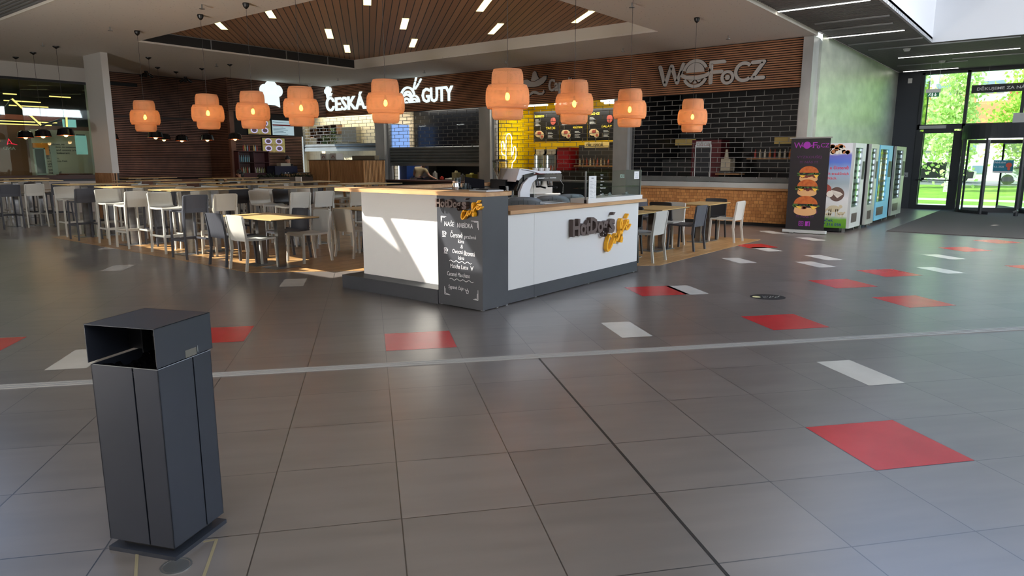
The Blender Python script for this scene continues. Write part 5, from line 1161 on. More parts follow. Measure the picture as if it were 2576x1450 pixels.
tag(MB().box(11.9, 15.2, 21.2, 21.3, 0, .98).build('low_partition', mat('partition_brown', (92, 70, 56), .6)), 'low brown partition in front of the drinks cabinet', 'partition')

# ------------------------------------------------------------ glazed burger restaurant on the far left
w = MB(); w.box(2.0, 9.3, 23.7, 24.0, 3.91, 4.42); w.box(2.0, 9.3, 23.7, 24.0, 0, .95); w.box(9.1, 9.3, 23.7, 24.0, 0, 3.91)
w.build('wall_restaurant', paint_w, kind='structure')
MB().box(2.0, 9.0, 23.66, 23.7, 1.02, 1.14).build('trim_30', mat('sill_brown', (70, 46, 38), .5), kind='structure')
f = MB(); f.box(2.0, 9.1, 23.74, 23.80, 3.84, 3.91); f.box(2.0, 9.1, 23.74, 23.80, .95, 1.14)
for x in (4.2, 6.4): f.box(x, x + .02, 23.75, 23.79, 1.1, 3.9)
f.build('window_3', frame_m, kind='structure'); MB().box(2.0, 9.1, 23.76, 23.77, 1.14, 3.84).build('window_4', glass_t, kind='structure')
rw = mat('restaurant_brown', (120, 78, 58), .6); dk = mat('restaurant_ceiling', (24, 28, 32), .8)
w = MB(); w.box(2.0, 10.6, 27.6, 27.7, 0, 3.2); w.mi = 1; w.box(8.55, 10.6, 27.3, 27.6, 0, 2.6); w.mi = 2; w.box(2.0, 10.6, 23.8, 27.7, 3.9, 4.0); w.box(10.5, 10.6, 23.9, 27.7, 0, 4); w.box(2, 2.1, 23.9, 27.7, 0, 4); w.box(2, 10.6, 27.58, 27.7, 2.75, 4)
w.mi = 3; w.box(2.0, 10.6, 24.0, 27.7, -.02, 0)
w.build('wall_restaurant_rear', [rw, mat('restaurant_cream', (196, 190, 172), .6), dk, mat('stall_floor', (90, 88, 86), .5)], kind='structure')
light('restaurant_light', 'AREA', (7.2, 25.6, 3.8), 60, (1, .86, .68), shape='RECTANGLE', size=5, size_y=1.0)
t = thing('wall_text', 'black paragraph of text on the cream wall inside the glazed restaurant', 'lettering', (9.3, 27.3, 1.2))
b = MB()
for i, s_ in enumerate(['no additives, no', 'preservatives, no nonsense,', 'sauces and onions are', 'in the restaurant', '', 'no colors,', 'preservatives from', 'us.', 'every', 'time', 'Standard!']):
    if s_: b.merge(text(s_, h=.075, d=.004, off=.01, x=8.95, y=2.08 - .095 * i))
b.xf(fmy(0, 27.295, 0)).build('lettering', black_m, t)
tag(MB().box(8.55, 9.0, 27.2, 27.28, 1.75, 2.15).build('orange_poster', mat('orange_poster', (226, 140, 40), .6)), 'orange poster at the edge of the cream wall in the restaurant', 'poster')
t = thing('leaning_board', 'tall white-framed board leaning inside the restaurant window', 'board', (7.9, 24.6, 0)); b = MB()
for a in ((7.72, 7.76, 1.14, 1.95), (8.0, 8.04, 1.14, 1.95), (7.72, 8.04, 1.92, 1.95), (7.72, 8.04, 1.14, 1.18)): b.box(a[0], a[1], 24.6, 24.63, a[2], a[3])
b.build('frame', white_pl, t); MB().box(7.76, 8.0, 24.61, 24.62, .0, 1.92).build('board', mat('board_grey', (70, 74, 70), .5), t)
tag(MB().box(8.15, 8.3, 24.5, 24.53, 1.15, 2.0).build('window_sticker', mat('sticker_pale', (200, 196, 190), .6)), 'narrow pale notice behind the restaurant window', 'notice')
t = thing('hanging_screen', 'pale blue-green screen hanging by the end of the restaurant window beside the white pillar', 'screen', (8.9, 24.3, 1.76))
MB().box(8.80, 9.12, 24.3, 24.33, 1.76, 2.34).build('panel', emis('screen_mint', (150, 196, 190), .6), t); MB().box(8.84, 9.08, 24.29, 24.34, 2.34, 2.37).build('hanger', black_m, t)
ms = []
for i, (z0, z1) in enumerate([(2.95, 3.15), (2.62, 2.86)]):
    ms.append(tag(MB().box(8.82, 9.2, 25.2, 25.24, z0, z1).build('order_screen', emis('screen_cyan', (150, 205, 205), .9)), '', 'screen', 'order screens in the restaurant'))
ms[0]['label'] = 'upper pale cyan order screen high in the restaurant beside the pillar'; ms[1]['label'] = 'lower pale cyan order screen high in the restaurant beside the pillar'
t = thing('zigzag_lamp', 'black zigzag linear lamp with a glowing edge inside the restaurant', 'lamp', (7.4, 24.8, 2.6))
gl = emis('warm_line', (255, 206, 120), 2.2)
zp = [(5.9, 24.9, 3.3), (6.9, 24.9, 2.68), (7.42, 24.9, 3.36), (8.1, 24.9, 2.62), (8.75, 25.2, 2.85), (8.72, 24.6, 2.95), (8.70, 24.6, 2.6)]
for i in range(len(zp) - 1):
    MB().bar(zp[i], zp[i + 1], .05, .05).build('tube_housing', black_m, t)
MB().bar((7.42, 24.87, 3.38), (8.1, 24.87, 2.64), .012, .05).build('glowing_edge', gl, t); MB().bar((8.72, 24.57, 2.95), (8.70, 24.57, 2.6), .012, .05).build('glowing_edge', gl, t)
rl = []
for x0, x1, y, z in [(7.4, 7.75, 25.5, 3.55), (7.6, 8.6, 26.2, 3.4), (7.9, 9.0, 26.8, 3.3), (8.6, 9.2, 25.4, 3.55), (6.5, 8.9, 25.9, 2.76), (6.4, 8.8, 26.1, 2.68)]:
    rl.append(tag(MB().box(x0, x1, y, y + .04, z, z + .03).build('line_lamp', gl), '', 'ceiling light', 'line lamps in the restaurant'))
left_to_right(rl, 'thin warm line lamp inside the glazed restaurant', 'line lamps')
MB().box(2, 9.3, 26.6, 26.75, 2.86, 3.02).build('trim_31', mat('beam_rust', (120, 56, 44), .6), kind='structure')
t = thing('neon_emblem', 'small red neon emblem with mirrored white letters on the restaurant window', 'neon sign', (6.9, 23.85, 1.9))
b = MB(); b.stroke([(0, 0), (.05, .16), (.12, .02), (.17, .02)], .016, 0, .01); b.stroke([(.02, .03), (.24, 0)], .01, 0, .01); b.xf(fmy(6.86, 23.85, 2.02)).build('neon_tube', emis('neon_red', (230, 30, 60), 2.0), t)
b = text('AND', h=.09, w=.3, d=.005, off=.01); b.xf(Matrix(((-1, 0, 0, 7.05), (0, 0, 1, 23.85), (0, 1, 0, 1.87), (0, 0, 0, 1)))).build('lettering', chalk, t)
MB().box(8.6, 9.3, 24.6, 25.6, 0, 1.16).build('trim_32', mat('counter_rust', (110, 52, 46), .5), kind='structure')

# ------------------------------------------------------------ roll-up banner
t = thing('roll_up_banner', 'tall black roll-up banner with three stacked burgers and violet lettering', 'banner', (15.7, 4.35, 0))
Mr = fmx(15.78, 4.80, 0)
MB().poly([(.03, .08), (.83, .08), (.83, 2.03), (.03, 2.03)], 0, .006).xf(Mr).build('sheet', mat('banner_black', (34, 32, 35), .5), t)
b = MB(); b.poly([(0, 2.03), (.86, 2.03), (.86, 2.06), (0, 2.06)], -.01, .016); b.xf(Mr).build('top_rail', steel_d, t)
b = MB(); b.poly([(-.02, .015), (.88, .015), (.88, .075), (-.02, .075)], -.06, .05); b.xf(Mr).build('base_cassette', noisy('bar_alu', (196, 202, 202), (186, 192, 192)), t)
for u in (.15, .65): MB().poly([(u, 0), (u + .08, 0), (u + .08, .015), (u, .015)], -.12, .12).xf(Mr).build('foot', steel_d, t)
vio = mat('banner_violet', (150, 48, 160), .6); viod = mat('banner_dim_violet', (92, 34, 96), .6)
b = text('W', h=.12, w=.19, d=.002, x=.09, y=1.83); b.disc(.36, 1.89, .075, 0, .002, 20); b.ring(.36, 1.885, .09, .11, 0, .003, 160, 380, 18, .35); b.merge(text('F', h=.12, w=.09, d=.002, x=.48, y=1.83)); b.merge(text('o', h=.06, w=.07, d=.002, x=.56, y=1.82)); b.merge(text('CZ', h=.09, w=.17, d=.002, x=.64, y=1.84))
b.xf(Mr @ Matrix.Translation((0, 0, .006))).build('emblem_lettering', vio, t)
b = text('VYZKOUŠEJ', h=.08, w=.5, d=.002, x=.17, y=1.60); b.merge(text('!!! NÁS !!!', h=.06, w=.36, d=.002, x=.24, y=1.51)); b.merge(text('VYZKOUŠEJ', h=.08, w=.5, d=.002, x=.17, y=.44)); b.merge(text('!!! NÁS !!!', h=.07, w=.36, d=.002, x=.24, y=.34))
b.xf(Mr @ Matrix.Translation((0, 0, .006))).build('lettering', viod, t)
b = MB(); 
for u in (.31,): 
    b.stroke([(u, .17), (u + .09, .17), (u + .09, .26), (u, .26), (u, .17)], .01, 0, .002); b.ring(u + .045, .215, .016, .026, 0, .002, n=14)
b.poly([(.44, .165), (.54, .165), (.54, .265), (.44, .265)], 0, .002); b.xf(Mr @ Matrix.Translation((0, 0, .006))).build('social_icons', vio, t)
text('f', h=.085, w=.045, d=.002, off=.01, x=.49, y=.165).xf(Mr @ Matrix.Translation((0, 0, .0085))).build('icon_letter', mat('banner_black', (34, 32, 35), .5), t)
bun = noisy('bun_print', (190, 104, 48), (158, 76, 34), (1, 1, 1), 14, .6); gre = mat('salad_print', (74, 104, 50), .7); mea = mat('meat_print', (110, 50, 40), .7); chz = mat('cheese_print', (226, 180, 70), .7); bre = mat('bread_print', (206, 160, 110), .7)
rr = random.Random(5)
for i, (cy, k) in enumerate([(1.29, .9), (1.0, .95), (.62, 1.12)]):
    cx = .44 - .01 * i; Z = Mr @ Matrix.Translation((0, 0, .0065 + .0006 * i))
    MB().poly([(cx + .22 * k * math.cos(R(a)), cy + .02 + .155 * k * math.sin(R(a))) for a in range(0, 181, 9)], 0, .001).xf(Z).build('bun_picture', bun, t)
    MB().poly([(cx + .21 * k * math.cos(R(a)), cy - .13 * k + .08 * k * math.sin(R(a))) for a in range(180, 361, 10)] + [(cx + .2 * k, cy - .06), (cx - .2 * k, cy - .06)], 0, .001).xf(Z).build('bread_picture', bre, t)
    b = MB(); 
    for q in range(16): b.disc(cx + rr.uniform(-.24, .24) * k, cy - .02 + rr.uniform(-.03, .03), .03, .0012, .0022, 7, .018)
    b.xf(Z).build('salad_picture', gre, t)
    b = MB(); 
    for q in range(7): b.disc(cx + rr.uniform(-.18, .18) * k, cy - .06 + rr.uniform(-.02, .02), .04, .0024, .003, 7, .02)
    b.xf(Z).build('meat_picture', mea, t)
    b = MB().poly([(cx + .1, cy - .02), (cx + .23 * k, cy - .03), (cx + .16, cy - .1)], .0032, .004).poly([(cx - .2, cy - .03), (cx - .06, cy - .04), (cx - .12, cy - .09)], .0032, .004); b.xf(Z).build('cheese_picture', chz, t)

# ------------------------------------------------------------ vending machines
def vend(x0, x1, y0, label, side, front, led=True, poster=False, grid='silver'):
    r = thing('vending_machine', label, 'vending machine', ((x0 + x1) / 2, (y0 + 4.6) / 2, 0))
    MB().box(x0, x1, y0 + .06, 4.62, .1, 1.94).build('cabinet', side, r)
    Mv = fmy(x0, y0 + .06, 0); W_ = x1 - x0
    fr_ = MB(); gx1 = W_ * .70
    fr_.poly([(0, .1), (W_, .1), (W_, .55), (0, .55)], 0, .06); fr_.poly([(0, 1.84), (W_, 1.84), (W_, 1.94), (0, 1.94)], 0, .06); fr_.poly([(0, .55), (.06, .55), (.06, 1.84), (0, 1.84)], 0, .06); fr_.poly([(gx1, .55), (W_, .55), (W_, 1.84), (gx1, 1.84)], 0, .06)
    d_ = fr_.xf(Mv).build('door', front, r)
    MB().poly([(.06, .55), (gx1, .55), (gx1, 1.84), (.06, 1.84)], .03, .036).xf(Mv).build('pane', glass_m, d_)
    MB().poly([(.06, .55), (gx1, .55), (gx1, 1.84), (.06, 1.84)], .002, .006).xf(Mv).build('shelf_back', mat('vend_back', (110, 124, 112), .5), r)
    b = MB()
    for i in range(9):
        for j in range(5): u = .09 + (gx1 - .13) * j / 4; v = .62 + .138 * i; b.poly([(u, v), (u + .055, v), (u + .055, v + .05), (u, v + .05)], .008, .028)
    o = b.xf(Mv).build('product_rows', steel if grid == 'silver' else mat('vend_products', (190, 170, 90), .5), r); o['kind'] = 'stuff'
    if led: MB().poly([(gx1 - .03, .58), (gx1 - .012, .58), (gx1 - .012, 1.82), (gx1 - .03, 1.82)], .01, .026).xf(Mv).build('light_strip', emis('vend_led', (205, 225, 255), 3.0), r)
    MB().poly([(gx1 + .06, 1.15), (W_ - .05, 1.15), (W_ - .05, 1.55), (gx1 + .06, 1.55)], .06, .066).xf(Mv).build('keypad', black_m, r)
    MB().poly([(.15, .22), (W_ * .6, .22), (W_ * .6, .42), (.15, .42)], .06, .068).xf(Mv).build('pickup_flap', mat('flap_dark', (70, 60, 58), .3), r)
    MB().tube([(W_ - .06, 0, 0), (W_ - .06, 0, .1)], .01) if False else None
    for u in (.05, W_ - .1): MB().box(x0 + u, x0 + u + .05, y0 + .1, y0 + .15, 0, .1).build('foot', steel_d, r)
    MB().box(x0 + .02, x1 - .02, y0 + .2, 4.6, .02, .1).build('plinth', black_m, r)
    return r
sil = noisy('vending_silver', (190, 194, 188), (176, 180, 174), (1, 1, 1), 3, .3, .5)
v1 = vend(16.42, 17.45, 3.62, 'vending machine with a printed side showing sheep, cheese and blue sky, nearest the banner', white_pl, noisy('bar_alu', (196, 202, 202), (186, 192, 192)))
def poster_side():
    m = mat('farm_poster', (160, 180, 190), .45); tc = N(m, 'ShaderNodeTexCoord'); s_ = N(m, 'ShaderNodeSeparateXYZ'); Lk(m, tc.outputs['Object'], s_.inputs[0])
    mr = N(m, 'ShaderNodeMapRange'); Lk(m, s_.outputs['Z'], mr.inputs['Value']); mr.inputs['From Min'].default_value = .1; mr.inputs['From Max'].default_value = 1.94
    nz = N(m, 'ShaderNodeTexNoise'); nz.inputs['Scale'].default_value = 4; ad = N(m, 'ShaderNodeMath', operation='MULTIPLY_ADD'); ad.inputs[1].default_value = .05; Lk(m, tc.outputs['Object'], nz.inputs[0]); Lk(m, nz.outputs['Fac'], ad.inputs[0]); Lk(m, mr.outputs[0], ad.inputs[2])
    Lk(m, ramp(m, ad.outputs[0], [(.0, (70, 120, 30)), (.13, (96, 150, 44)), (.17, (190, 196, 190)), (.38, (206, 208, 208)), (.55, (150, 166, 172)), (.70, (150, 170, 196)), (.80, (90, 120, 200)), (.88, (110, 110, 190)), (.92, (214, 216, 220))]), bs(m).inputs['Base Color']); return m
Mp = fmx(16.418, 4.62, 0)
MB().poly([(0, .1), (.94, .1), (.94, 1.94), (0, 1.94)], 0, .004).xf(Mp).build('side_print', poster_side(), v1)
b = text('su a čisteně', h=.075, w=.5, d=.002, off=.012, x=.40, y=1.38); b.merge(text('ašich tradičních', h=.06, w=.54, d=.002, off=.01, x=.37, y=1.26)); b.merge(text('cialitách.', h=.055, w=.28, d=.002, off=.008, x=.40, y=1.16)); b.xf(Mp @ Matrix.Translation((0, 0, .004))).build('red_lettering', mat('print_redpink', (206, 60, 70), .6), v1)
b = text('láček', h=.07, w=.22, d=.002, off=.012, x=.45, y=.235); b.merge(text('07 316 038', h=.06, w=.42, d=.002, off=.012, x=.42, y=.145)); b.xf(Mp @ Matrix.Translation((0, 0, .004))).build('blue_lettering', mat('print_navy', (28, 50, 110), .6), v1)
rr = random.Random(9)
b = MB(); c_ = MB()
for q in range(26): (b if q % 2 else c_).disc(.45 + rr.uniform(0, .45), 1.82 + rr.uniform(-.09, .07), .045, 0, .002 + .0005 * (q % 4), 10)
b.xf(Mp @ Matrix.Translation((0, 0, .004))).build('bread_picture', mat('cheese_brown', (178, 116, 72), .6), v1); c_.xf(Mp @ Matrix.Translation((0, 0, .0045))).build('cheese_picture', mat('cheese_white', (226, 220, 206), .6), v1)
MB().disc(.70, .84, .155, 0, .002, 24).xf(Mp @ Matrix.Translation((0, 0, .004))).build('plate_picture', mat('plate_brown', (94, 74, 66), .6), v1)
b = MB()
for q in range(10): b.stroke([(.58 + .02 * q, .93 - .005 * q), (.64 + .02 * q, .84), (.72 + .01 * q, .76 + .008 * q)], .012, 0, .002)
b.disc(.56, .84, .07, .001, .003, 16); b.xf(Mp @ Matrix.Translation((0, 0, .0062))).build('noodle_picture', mat('noodle_white', (214, 208, 196), .6), v1)
MB().disc(.45, .92, .14, 0, .0015, 20).xf(Mp @ Matrix.Translation((0, 0, .004))).build('plate_picture', mat('plate_red', (150, 70, 60), .6), v1)
b = MB(); 
for cx, cy, k in ((.66, .52, 1.0), (.44, .47, .6), (.82, .42, .5), (.56, .40, .45)):
    b.disc(cx, cy, .13 * k, 0, .002, 16, .075 * k); b.disc(cx + .14 * k, cy + .05 * k, .04 * k, 0, .0025, 10); 
    for dx in (-.09, -.05, .05, .09): b.stroke([(cx + dx * k, cy), (cx + dx * k, cy - .16 * k)], .018 * k, 0, .002)
b.xf(Mp @ Matrix.Translation((0, 0, .004))).build('sheep_picture', mat('sheep_wool', (186, 176, 146), .7), v1)
vend(17.62, 18.45, 3.55, 'silver vending machine with black side and rows of shiny spirals, second from the banner', black_m, sil)
v3 = vend(18.95, 20.5, 3.62, 'blue printed vending machine, third from the banner', mat('vend_blue', (60, 140, 190), .4), mat('vend_skyblue', (110, 180, 208), .35), grid='gold')
b = MB()
for q, c__ in enumerate([(224, 60, 50), (240, 180, 40), (120, 80, 160), (60, 150, 90), (224, 120, 60)]):
    MB().disc(.12 + .1 * (q % 2), 1.5 - .25 * q, .09, 0, .003, 14, .12).xf(fmx(18.948, 4.3, 0)).build('side_picture', mat('vend_pic_%d' % q, c__, .5), v3)
vend(21.0, 22.4, 3.62, 'silver vending machine with black side, farthest from the banner', black_m, sil)

# ------------------------------------------------------------ door side: exit sign, notices, hanging sign, revolving door
t = thing('exit_sign', 'green running-man exit sign hanging on two rods above the side door', 'exit sign', (24.5, 3.4, 3.45))
MB().box(24.46, 24.54, 3.22, 3.60, 3.56, 3.66).build('housing', white_pl, t)
MB().box(24.49, 24.51, 3.25, 3.56, 3.44, 3.56).build('panel', emis('exit_green', (30, 110, 72), .6), t)
b = MB(); b.stroke([(.03, .03), (.06, .06), (.09, .04)], .012, 0, .002); b.stroke([(.06, .06), (.075, .09)], .016, 0, .002); b.disc(.083, .105, .01, 0, .002, 8); b.stroke([(.05, .09), (.075, .085), (.10, .08)], .008, 0, .002); b.stroke([(.215, .03), (.215, .10)], .018, 0, .002); b.stroke([(.18, .055), (.215, .025), (.25, .055)], .016, 0, .002); b.poly([(.12, .015), (.15, .015), (.15, .105), (.12, .105)], 0, .001)
b.xf(fmx(24.488, 3.56, 3.44)).build('pictogram', emis('exit_white', (230, 240, 235), .9), t)
for y in (3.28, 3.53): MB().tube([(24.5, y, 3.66), (24.5, y, 4.41)], .006, 6).build('rod', steel_d, t)
t = thing('wheelchair_notice', 'small square accessibility notice on the dark end wall', 'notice', (26.39, 4.23, 1.03)); MB().box(26.385, 26.4, 4.15, 4.31, 1.03, 1.18).build('plate', mat('notice_grey', (150, 154, 156), .5), t)
b = MB(); b.ring(.07, .06, .025, .035, 0, .002, 150, 380, 12); b.stroke([(.06, .12), (.065, .08), (.09, .075), (.11, .04)], .01, 0, .002); b.xf(fmx(26.384, 4.31, 1.03)).build('pictogram', black_m, t)
tag(MB().box(26.36, 26.4, 4.3, 4.42, 4.05, 4.2).build('wall_speaker', white_pl), 'tiny white sensor high in the corner of the dark end wall', 'sensor')
t = thing('hanging_banner_sign', 'long black hanging sign reading DEKUJEME ZA NAVSTEVU above the revolving door', 'sign', (26.0, .9, 3.6))
MB().box(26.0, 26.03, -.6, 2.60, 3.60, 3.84).build('plate', mat('sign_anthracite', (40, 42, 44), .5), t)
text('DĚKUJEME ZA NÁVŠTĚVU', h=.14, w=1.72, d=.004, off=.008, x=.14, y=.05).xf(fmx(25.999, 2.60, 3.60)).build('lettering', emis('sign_white', (225, 228, 226), .35), t)
for y in (2.2, -.2): MB().tube([(26.015, y, 3.84), (26.015, y, 4.41)], .004, 6).build('wire', steel_d, t)
rd = thing('revolving_door', 'large dark-framed glass revolving door with round canopy in the end wall', 'revolving door', (26.1, 1.0, 0))
RC, RY, RR = 26.05, 1.03, 1.68
def arcp(r, a): return (RC + r * math.cos(R(a)), RY + r * math.sin(R(a)))
b = MB()
for a in range(90, 270, 6):
    (xa, ya), (xb, yb) = arcp(RR, a), arcp(RR, a + 6); (xc, yc), (xd, yd) = arcp(RR - .25, a), arcp(RR - .25, a + 6)
    b.add([(xa, ya, 2.2), (xb, yb, 2.2), (xb, yb, 2.62), (xa, ya, 2.62), (xc, yc, 2.2), (xd, yd, 2.2), (xc, yc, 2.62), (xd, yd, 2.62)], [(0, 1, 2, 3), (0, 4, 5, 1), (3, 2, 7, 6)])
b.poly([arcp(RR, a) for a in range(90, 271, 10)], 2.6, 2.62); b.build('canopy', frame_m, rd)
b = MB()
for a in range(90, 270, 6):
    if 152 <= a < 212: continue
    (xa, ya), (xb, yb) = arcp(RR - .03, a), arcp(RR - .03, a + 6); b.add([(xa, ya, 0), (xb, yb, 0), (xb, yb, .1), (xa, ya, .1)], [(0, 1, 2, 3)])
b.build('curved_base', frame_m, rd)
b = MB()
for a in list(range(90, 150, 6)) + list(range(216, 270, 6)):
    (xa, ya), (xb, yb) = arcp(RR - .03, a), arcp(RR - .03, a + 6); b.add([(xa, ya, .1), (xb, yb, .1), (xb, yb, 2.2), (xa, ya, 2.2)], [(0, 1, 2, 3)])
b.build('curved_pane', glass_t, rd)
for a in (112, 148, 180, 212, 248): p = arcp(RR - .03, a); MB().tube([(p[0], p[1], 0), (p[0], p[1], 2.2)], .055, 8).build('post', frame_m, rd)
MB().tube([(RC, RY, 0), (RC, RY, 2.2)], .06, 12).build('centre_column', frame_m, rd)
for a in (25, 115, 205, 295):
    p = arcp(RR - .12, a); wg = MB(); wg.bar((RC, RY, .08), (p[0], p[1], .08), .05, .14); wg.bar((RC, RY, 2.13), (p[0], p[1], 2.13), .05, .1); wg.bar((p[0], p[1], 0.05), (p[0], p[1], 2.18), .05, .09, (1, 0, 0)); o = wg.build('wing', frame_m, rd)
    q_ = MB(); q_.add([(RC, RY, .1), (p[0], p[1], .1), (p[0], p[1], 2.1), (RC, RY, 2.1)], [(0, 1, 2, 3)]); q_.build('wing_pane', glass_t, o)
MB().box(24.55, 24.9, .4, 1.9, 2.17, 2.2).build('canopy_light', tube_m, rd)
p = arcp(RR + .0, 178); MB().bar((p[0] - .02, p[1], .12), (p[0] - .05, p[1] - .1, .18), .04, .05).build('push_button', steel_d, rd)
tag(MB().box(25.45, 25.6, 1.0, 1.44, 2.64, 2.94).build('air_sensor_box', mat('box_white', (205, 205, 200), .6)), 'white box mounted on top of the revolving door canopy', 'box')
for i, (a0, a1, label, cc) in enumerate([(152, 172, 'teal poster with a red figure on the glass of the revolving door', (50, 130, 150)), (184, 204, 'grey poster on the right glass of the revolving door', (190, 192, 192))]):
    (xa, ya), (xb, yb) = arcp(RR - .2, a0), arcp(RR - .2, a1); u = Vector((xb - xa, yb - ya, 0)); L = u.length; u.normalize(); nrm = u.cross(Vector((0, 0, 1)))
    if nrm.x > 0: nrm = -nrm
    Mq = Matrix(((u.x, 0, nrm.x, xa), (u.y, 0, nrm.y, ya), (0, 1, 0, 1.22), (0, 0, 0, 1)))
    t = thing('door_poster', label, 'poster', (xa, ya, 1.22)); MB().poly([(0, 0), (L, 0), (L, .36), (0, .36)], 0, .006).xf(Mq).build('panel', mat('poster_%d' % i, cc, .5), t)
    if i == 0:
        b = text('Dobré zdraví', h=.06, w=.3, d=.002, x=.02, y=.27, off=.008); b.merge(text('4.5. 2026', h=.05, w=.26, d=.002, x=.02, y=.15, off=.008)); b.poly([(.0, .0), (L, .0), (L, .05), (0, .05)], 0, .002); b.xf(Mq @ Matrix.Translation((0, 0, .006))).build('lettering', chalk, t)
        b = MB().disc(L * .78, .22, .08, 0, .003, 16, .07); b.disc(L * .80, .12, .04, 0, .003, 12, .05); b.xf(Mq @ Matrix.Translation((0, 0, .006))).build('red_figure', mat('print_salmon', (224, 100, 80), .6), t)
    else: text('KVĚ', h=.06, w=.14, d=.002, x=.04, y=.12, off=.01).xf(Mq @ Matrix.Translation((0, 0, .006))).build('lettering', black_m, t)
MB().box(24.4, 26.3, .0, 2.1, .001, .012).build('trim_33', noisy('scraper_mat', (150, 152, 156), (110, 112, 116), (20, 1, 1), 12, .6), kind='structure')

# ------------------------------------------------------------ outdoors
grass_m = noisy('grass', (92, 132, 34), (128, 160, 52), (1, 1, 1), 1.5, .9, 0, 8, .3)
g = MB(); g.box(26.7, 32.0, -60, 60, -.4, -.12); g.build('pavement', noisy('paving', (196, 194, 188), (176, 174, 168), (1, 1, 1), 2, .8), kind='structure')
g = MB(); g.add([(32, -80, -.12), (32, 80, -.12), (36, 80, -.2), (36, -80, -.2), (52, 80, .05), (52, -80, .05)], [(0, 1, 2, 3), (3, 2, 4, 5)]); g.build('lawn', grass_m, kind='structure')
MB().box(36.5, 37.4, -80, 80, -.2, -.14).build('path', mat('path_pale', (206, 200, 184), .8), kind='structure')
MB().box(52, 64, -90, 90, -.2, .06).build('road', mat('asphalt', (120, 120, 120), .8), kind='structure')
MB().box(64, 140, -120, 120, -.3, .05).build('ground', grass_m, kind='structure')
bd = thing('apartment_building', 'pale building with a large orange tiled roof and white dormers beyond the lawn', 'building', (74, 8, 0))
MB().box(69, 84, -14, 30, 0, 4.4).build('wall', mat('render_cream', (226, 222, 210), .8), bd)
tile_r = mat('roof_tile', (206, 112, 74), .7)
b = MB(); b.add([(68, -15, 4.3), (68, 31, 4.3), (76, 31, 8.3), (76, -15, 8.3), (84.5, 31, 4.3), (84.5, -15, 4.3)], [(0, 1, 2, 3), (3, 2, 4, 5), (0, 3, 5), (1, 4, 2)]); b.build('roof', tile_r, bd)
for y in (4.6, 8.0, 11.2, 14.5): 
    o = MB().box(72.5, 76, y, y + 2.2, 6.4, 8.6).build('dormer', mat('render_white', (232, 232, 230), .8), bd); MB().box(72.4, 72.5, y + .3, y + 1.9, 7.2, 8.2).build('pane', mat('far_glass', (110, 130, 150), .15), o)
for y in (-10, -6, -2, 2, 6, 10, 14, 18):
    o = MB().box(68.9, 69.0, y, y + 1.6, 2.2, 3.7).build('window', mat('window_white', (235, 235, 232), .6), bd); MB().box(68.85, 68.9, y + .1, y + 1.5, 2.3, 3.6).build('pane', mat('far_glass', (110, 130, 150), .15), o)
b2 = thing('garage_block', 'low white building behind the parked cars', 'building', (66, 5, 0)); MB().box(65.5, 67.5, -20, 9, 0, 1.7).build('wall', mat('render_white', (232, 232, 230), .8), b2)
for y in (-8, -3, 2.0, 5.0): MB().box(65.42, 65.5, y, y + .9, .6, 1.2).build('window', mat('far_glass', (110, 130, 150), .15), b2)
def car(x, y, c_, label):
    r = thing('parked_car', label, 'car', (x, y, .06)); m_ = mat('car_paint_%d_%d_%d' % c_, c_, .2)
    pr = [(-2.1, .3), (-2.15, .75), (-1.5, .95), (-.9, 1.4), (.7, 1.42), (1.3, 1.0), (2.0, .88), (2.15, .6), (2.1, .3)]
    b = MB().poly([(p[0], p[1]) for p in pr], -.85, .85); b.xf(Matrix(((0, 0, 1, x), (1, 0, 0, y), (0, 1, 0, .06), (0, 0, 0, 1)))).build('body', m_, r)
    b = MB().poly([(-1.35, .96), (-.85, 1.34), (.62, 1.36), (1.12, 1.0)], -.87, .87); b.xf(Matrix(((0, 0, 1, x), (1, 0, 0, y), (0, 1, 0, .06), (0, 0, 0, 1)))).build('windows', mat('car_glass', (30, 34, 38), .1), r)
    for yy in (-1.35, 1.35):
        for xx in (-.86, .66): MB().tube([(x + xx, y + yy, .06 + .33), (x + xx + .2, y + yy, .06 + .33)], .33, 18).build('wheel', black_m, r)
car(58.5, 7.2, (30, 30, 34), 'black car parked beyond the lawn behind the birch'); car(55, 1.6, (200, 204, 210), 'white car parked beyond the lawn, seen at the right edge'); car(59, 12.6, (120, 122, 126), 'grey car parked beyond the lawn, left of the black car')
t = thing('bus_shelter', 'small grey shelter roof on posts beyond the lawn', 'shelter', (54.5, 7.6, 0)); MB().box(54, 55.2, 6.2, 9.2, 2.1, 2.25).build('roof', steel_d, t)
for y in (6.3, 9.1): MB().tube([(54.6, y, 0), (54.6, y, 2.1)], .05, 8).build('post', steel_d, t)
